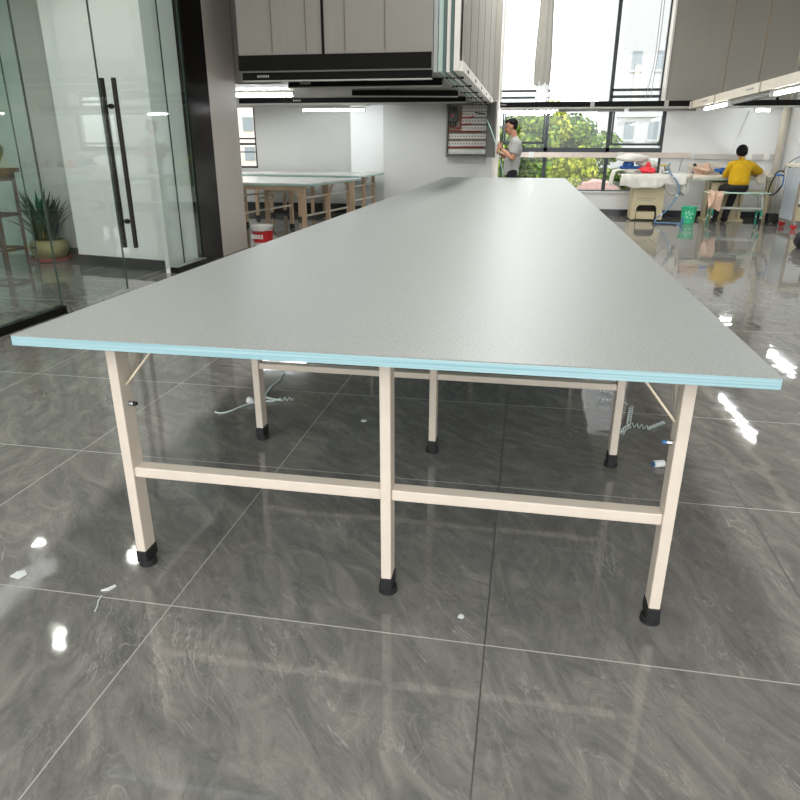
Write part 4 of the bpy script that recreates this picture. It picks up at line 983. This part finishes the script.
t = thing('plant_jar', (-5.36, 6.52, 1.02), 'green glazed jar with drooping leaves on top of the wooden stand', 'plant')
MB().lathe((-5.36, 6.52, 1.02), [(0.07, 0), (0.09, 0.03), (0.15, 0.14), (0.155, 0.2), (0.12, 0.27), (0.08, 0.29), (0.085, 0.31), (0.07, 0.31), (0.06, 0.28), (0.0, 0.27)]).build('jar', 'vase', t, smooth=True)
MB().lathe((-5.36, 6.52, 1.02), [(0.06, 0.27), (0.065, 0.29), (0.0, 0.292)]).build('soil', 'soil', t)
blades(16, (-5.36, 6.52, 1.30), 0.04, 0.25, 0.5, 0.34, 51, 0.013, 0.45).build('leaf_cluster', 'leaf_tan', t, solid=0.002)
blades(12, (-5.36, 6.52, 1.30), 0.04, 0.25, 0.55, 0.30, 57, 0.013, 0.4).build('leaf_cluster', 'leaf', t, solid=0.002)
st_ = [o for o in bpy.data.objects if o.name in ('plant_stand', 'plant_jar')]
for o in st_: o.location.x -= 0.19
PX, PY = -5.37, 6.98
t = thing('potted_plant', (PX, PY, 0), 'spiky dark green plant in a round olive pot behind the office glass', 'plant')
MB().lathe((PX, PY, 0), [(0.20, 0.0), (0.225, 0.012), (0.23, 0.045), (0.21, 0.045), (0.2, 0.02), (0, 0.02)]).build('saucer', 'saucer', t)
MB().lathe((PX, PY, 0.02), [(0.12, 0), (0.17, 0.03), (0.215, 0.11), (0.212, 0.165), (0.175, 0.215), (0.16, 0.22), (0.15, 0.205), (0.0, 0.19)]).build('pot', 'pot', t, smooth=True)
MB().lathe((PX, PY, 0.02), [(0.0, 0.19), (0.15, 0.205), (0.0, 0.22)]).build('soil', 'soil', t)
MB().box(PX - 0.075, PX - 0.02, PY - 0.216, PY - 0.19, 0.155, 0.18).build('pot_mark', 'black_rubber', t)
blades(80, (PX - 0.05, PY, 0.22), 0.09, 0.3, 0.68, 0.30, 61, 0.022, 0.3).build('leaf_cluster', 'leaf', t, solid=0.003)
blades(50, (PX + 0.09, PY - 0.04, 0.22), 0.05, 0.3, 0.60, 0.22, 62, 0.021, 0.25).build('leaf_cluster', 'leaf', t, solid=0.003)
blades(14, (PX - 0.02, PY - 0.06, 0.26), 0.09, 0.05, 0.14, 0.10, 63, 0.012, 0.5).build('dry_leaves', 'leaf_tan', t, solid=0.002)

# ------------------------------------------------------------------ litter on the floor
def helix(p, q, r, turns, sag=0.0):
    p, q = Vector(p), Vector(q); d = (q - p).normalized(); s = Vector((-d.y, d.x, 0)); n = int(turns * 10)
    return [p.lerp(q, i / n) + s * r * cos(2 * pi * turns * i / n) + Vector((0, 0, r + r * sin(2 * pi * turns * i / n))) + s * sag * sin(pi * i / n) for i in range(n + 1)]
def curl(name, p, q, r, turns, label, sag=0.0, wire=0.0021):
    r *= 0.7
    c = ((p[0] + q[0]) / 2, (p[1] + q[1]) / 2, 0)
    tag(MB().tube(helix((p[0], p[1], wire), (q[0], q[1], wire), r, turns, sag), wire, 6).build(name, 'clear_curl', smooth=True, loc=c), label, 'shaving', 'plastic shavings on the floor')
curl('plastic_shaving', (0.53, 3.26), (0.58, 3.37), 0.012, 4, 'curled pale shaving by the far right leg, highest of its cluster', 0.02)
curl('plastic_shaving', (0.502, 2.954), (0.551, 3.058), 0.013, 5, 'curled pale shaving by the far right leg, lowest of its cluster', 0.01)
curl('plastic_shaving', (0.588, 3.30), (0.547, 3.09), 0.013, 8, 'long curled pale shaving running down the middle of the cluster', 0.0)
curl('plastic_shaving', (0.557, 3.072), (0.64, 3.05), 0.014, 4, 'loosely waved pale shaving joining the cluster to the straight coil', 0.0)
curl('plastic_shaving', (0.635, 3.05), (0.72, 3.14), 0.010, 7, 'straight coiled pale shaving pointing at the near right leg', 0.0)
curl('plastic_shaving', (0.455, 3.55), (0.516, 3.49), 0.012, 4, 'curled pale shaving left of the far right leg, just under the crossbar', 0.01)
curl('plastic_shaving', (0.43, 3.39), (0.503, 3.414), 0.012, 4, 'curled pale shaving left of the far right leg, below the other one', 0.0)
tag(MB().tube(bez([(-1.457, 2.875, 0.005), (-1.42, 2.87, 0.005), (-1.389, 2.902, 0.005), (-1.357, 2.977, 0.005), (-1.30, 3.05, 0.005), (-1.22, 3.08, 0.005)], 6), 0.0045, 6).build('plastic_thread', 'clear_curl', loc=(-1.36, 2.95, 0)), 'thin pale plastic thread left of the far left leg', 'thread')
tag(blob('plastic_pellet', (-1.337, 3.035, 0.016), (0.02, 0.018, 0.017), 'white_pl', 71, 0.12, loc=(-1.337, 3.035, 0)), 'white round plastic bit beside the thread by the far left leg', 'litter')
tag(MB().tube(bez([(-1.326, 3.52, 0.006), (-1.31, 3.40, 0.006), (-1.315, 3.293, 0.006), (-1.295, 3.139, 0.006), (-1.24, 3.10, 0.006), (-1.19, 3.096, 0.006)], 6), 0.006, 6).build('plastic_thread', 'clear_curl', loc=(-1.28, 3.3, 0)), 'pale plastic thread behind the far left leg', 'thread')
curl('plastic_shaving', (-1.20, 3.09), (-1.13, 3.115), 0.012, 3, 'small curled pale shaving right of the far left leg')
t = thing('leg_plug', (0.609, 2.651, 0), 'small white plastic plug lying beside the near right leg', 'plug')
MB().cone((0.59, 2.645, 0.015), (0.632, 2.66, 0.015), 0.015, 0.015, 16).build('plug_body', 'white_pl', t, bevel=0.002)
MB().cone((0.586, 2.6436, 0.015), (0.591, 2.6454, 0.015), 0.011, 0.011, 14).build('end_cap', 'blue_cap', t)
b = MB(); b.prism([(-1.172, 1.476), (-1.150, 1.482), (-1.140, 1.505), (-1.146, 1.508), (-1.158, 1.49)], 'z', 0.001, 0.006)
tag(b.build('white_chip', 'white_pl', loc=(-1.156, 1.482, 0)), 'white flake below the near left leg', 'litter')
tag(MB().tube(bez([(-1.155, 1.455, 0.004), (-1.15, 1.43, 0.004), (-1.14, 1.41, 0.004), (-1.132, 1.385, 0.004)], 5), 0.002, 6).build('pale_thread', 'clear_curl', loc=(-1.145, 1.42, 0)), 'short pale thread under the white flake below the near left leg', 'thread')
for i, (x, y, s, lb) in enumerate(((-1.467, 1.505, 0.022, 'white paper scrap at the left edge of the floor'), (-0.105, 1.556, 0.009, 'tiny white crumb between the middle and right legs'), (-0.705, 2.91, 0.013, 'tiny white scrap under the table between the far legs'))):
    b = MB(); b.prism([(x - s, y - s * 0.7), (x + s * 0.6, y - s), (x + s, y + s * 0.2), (x, y + s), (x - s * 0.8, y + s * 0.5)], 'z', 0.001, 0.004)
    tag(b.build('white_scrap', 'white_pl', loc=(x, y, 0)), lb, 'litter')
# ------------------------------------------------------------------ outside
struct('ground_outside', MB().box(-60, 60, 15.5, 90, -5.2, -5.0), 'ground')
def tree(name, x, y, ztop, rx_, rzv, m, label, seed, n=1500, leaf=0.17, zc=None):
    rnd = random.Random(seed)
    t = thing(name, (x, y, -5.0), label, 'tree', 'trees outside the windows')
    zc = ztop - rzv if zc is None else zc
    MB().tube(bez([(x, y, -5.0), (x + 0.1, y, -2.5), (x - 0.05, y, zc - 0.2 * rzv), (x, y, zc + 0.5 * rzv)], 4), [0.2 - 0.012 * i for i in range(13)], 8).build('trunk', 'bark', t)
    b = MB(); cl = []
    for k in range(26):
        while True:
            q = Vector((rnd.uniform(-1, 1), rnd.uniform(-1, 1), rnd.uniform(-1, 1)))
            if 0.35 < q.length < 0.92: break
        cl.append((Vector((x + q.x * rx_, y + q.y * rx_, zc + q.z * rzv)), rnd.uniform(0.26, 0.46) * rx_))
    VV, FF = [], []
    leaf *= 0.62
    for k in range(int(n * 4.5)):
        c, r = cl[k % len(cl)]
        q = Vector((rnd.gauss(0, 1), rnd.gauss(0, 1), rnd.gauss(0, 1))).normalized()
        p = c + q * r * rnd.uniform(0.6, 1.0); nrm = (q + Vector((rnd.uniform(-.6, .6), rnd.uniform(-.6, .6), rnd.uniform(-.2, .9)))).normalized()
        a = nrm.orthogonal().normalized(); bb = nrm.cross(a); th = rnd.uniform(0, 6.3); a, bb = a * cos(th) + bb * sin(th), bb * cos(th) - a * sin(th)
        s_ = leaf * rnd.uniform(0.6, 1.35); i = len(VV); up_ = nrm * s_ * 0.15
        VV += [p + a * s_, p + bb * s_ * 0.55 + up_, p - a * s_, p - bb * s_ * 0.55 + up_]; FF.append((i, i + 1, i + 2, i + 3))
    b.b.free()
    me = bpy.data.meshes.new('crown'); org = Vector(t.location)
    me.from_pydata([v - org for v in VV], [], FF); me.materials.append(M[m])
    o = bpy.data.objects.new('crown', me); COL.objects.link(o); o.parent = t
tree('tree', -1.05, 24.0, 4.3, 1.75, 4.2, 'leaves_a', 'tall green tree outside behind the standing man', 101, 3600)
tree('tree', 0.5, 26.6, 2.55, 1.5, 2.7, 'leaves_b', 'yellow-green tree outside seen left of the middle pane', 102, 2600)
tree('tree', 1.9, 26.5, 2.45, 1.6, 2.9, 'leaves_a', 'green tree outside in the middle of the central pane', 103, 2800)
tree('tree', 1.25, 21.0, 1.2, 0.6, 0.5, 'leaves_b', 'low yellowish tree outside below the middle trunking', 104, 1700, 0.13)
tree('tree', 3.05, 25.5, 1.0, 0.8, 2.6, 'leaves_c', 'slender dark green tree outside beside the right mullion', 105, 1500)
tree('tree', 4.6, 24.0, 2.0, 1.0, 2.6, 'leaves_a', 'green tree outside in front of the white building at the right pane', 106, 1800)
tree('tree', -0.3, 27.5, 1.4, 2.0, 3.2, 'leaves_c', 'deep green tree outside half hidden behind the man', 107, 2400)
tree('bush', 3.55, 22.5, 0.85, 0.75, 1.5, 'leaves_d', 'purple-leaved bush outside at the right pane', 108, 1300, 0.12)
tree('bush', 4.3, 21.5, -0.1, 0.9, 1.4, 'leaves_c', 'low dark green bush outside behind the ironing station', 109, 1500, 0.12)
tree('bush', 2.5, 21.9, -0.42, 1.5, 1.2, 'leaves_c', 'low dark green bush outside below the red-roofed shed', 110, 1500, 0.14)
tree('tree', -4.2, 27.0, 3.0, 2.2, 4.0, 'leaves_c', 'large dark green tree outside past the electrical cabinet wall', 111, 2200)
tree('tree', 1.1, 29.5, 2.7, 1.7, 3.4, 'leaves_c', 'deep green tree outside in the distance between the yellow-green trees', 112, 2600, 0.2)
tree('tree', 2.9, 30.5, 1.5, 1.5, 3.2, 'leaves_a', 'green tree outside in the distance right of the central pane', 113, 2200, 0.2)
tree('tree', 5.6, 29.0, 0.2, 1.4, 2.4, 'leaves_a', 'green tree outside in the distance behind the purple bush', 114, 1600, 0.2)
t = thing('building', (7.0, 36, -5), 'white building outside the right window pane', 'building')
MB().box(3.75, 14.0, 34, 44, -5, 14).build('facade', 'render_white', t)
for x, z in ((4.35, 1.55), (5.4, 1.55), (4.35, 4.4), (5.4, 4.4), (6.5, 1.55)):
    f = MB().box(x - 0.2, x + 0.2, 33.95, 34.0, z, z + 0.75).build('window', 'ext_glass', t); MB().box(x - 0.26, x + 0.26, 33.9, 34.0, z - 0.08, z).build('sill', 'render_white', f)
MB().box(4.32, 4.52, 33.93, 34.0, 3.05, 4.6).build('facade_strip', 'ext_sill', t)
MB().box(3.75, 14.0, 33.9, 34.0, 2.5, 2.56).build('string_course', 'wall_grey', t)
t = thing('building', (-15, 34, -5), 'pale pinkish building outside the small left window', 'building')
MB().box(-24, -11.5, 32, 40, -5, 12).build('facade', 'render_pink', t)
for k in range(4):
    for z in (-0.6, 0.6, 1.9, 3.2): MB().box(-14.9 + k * 0.8, -14.4 + k * 0.8, 31.95, 32.0, z, z + 0.6).build('window', 'ext_glass', t)
t = thing('shed', (2.0, 23.2, -5), 'low shed with faded red roof and blue front outside the window', 'shed')
MB().box(1.55, 2.75, 23.2, 25.0, -5.0, -0.02).build('wall', 'shed_wall', t)
MB().box(1.65, 2.65, 23.15, 23.2, -0.33, -0.12).build('blue_shutter', 'shed_blue', t)
MB().prism([(1.35, -0.02), (2.9, -0.02), (2.62, 0.17), (2.1, 0.22), (1.62, 0.13)], 'y', 23.0, 25.2).build('roof', 'roof_red', t)

# ------------------------------------------------------------------ light
w = bpy.data.worlds.new('overcast'); SC.world = w; w.use_nodes = True
N = w.node_tree.nodes; L = w.node_tree.links; bg = N['Background']
tc = N.new('ShaderNodeTexCoord'); sp = N.new('ShaderNodeSeparateXYZ'); L.new(tc.outputs['Generated'], sp.inputs[0])
cr = N.new('ShaderNodeValToRGB'); cr.color_ramp.elements[0].position = 0.47; cr.color_ramp.elements[0].color = (0.22, 0.21, 0.19, 1)
cr.color_ramp.elements[1].position = 0.52; cr.color_ramp.elements[1].color = (0.95, 0.98, 1.0, 1)
mr = N.new('ShaderNodeMapRange'); mr.inputs['From Min'].default_value = -1; mr.inputs['From Max'].default_value = 1
L.new(sp.outputs['Z'], mr.inputs['Value']); L.new(mr.outputs[0], cr.inputs['Fac']); L.new(cr.outputs['Color'], bg.inputs['Color'])
bg.inputs['Strength'].default_value = 3.2
def area(name, loc, rot, sx, sy, e, c=(1, 1, 1)):
    l = bpy.data.lights.new(name, 'AREA'); l.shape = 'RECTANGLE'; l.size = sx; l.size_y = sy; l.energy = e; l.color = c
    o = bpy.data.objects.new(name, l); COL.objects.link(o); o.location = loc; o.rotation_euler = rot; o['kind'] = 'helper'
    return o
for y, e in ((-1.0, 45), (1.6, 45), (4.2, 50), (6.8, 60), (9.4, 70), (11.8, 80)):
    area('ceiling_fill_light', (-0.2 if y > 7 else -0.37, y, CZ - 0.08), (0, 0, 0), 0.5, 1.5, e, (1.0, 1.0, 0.985))  # added fill above the table to brighten the room, not real fixtures
for x, y in ((-5.3, 10.2), (-5.3, 12.3), (-2.0, 11.7)):
    area('soffit_fill_light', (x, y, 1.84), (0, 0, 0), 1.2, 0.06, 16, (0.97, 1.0, 1.0))  # invented fill strips that lift the dim area under the soffit
SC.view_settings.view_transform = 'Standard'; SC.view_settings.look = 'None'; SC.view_settings.gamma = 1.0
SC.view_settings.exposure = 0.12
SC.cycles.max_bounces = 10; SC.cycles.diffuse_bounces = 5; SC.cycles.glossy_bounces = 5; SC.cycles.transparent_max_bounces = 16
SC.cycles.caustics_reflective = False; SC.cycles.caustics_refractive = False; SC.cycles.sample_clamp_indirect = 6.0
SC.cycles.use_denoising = True
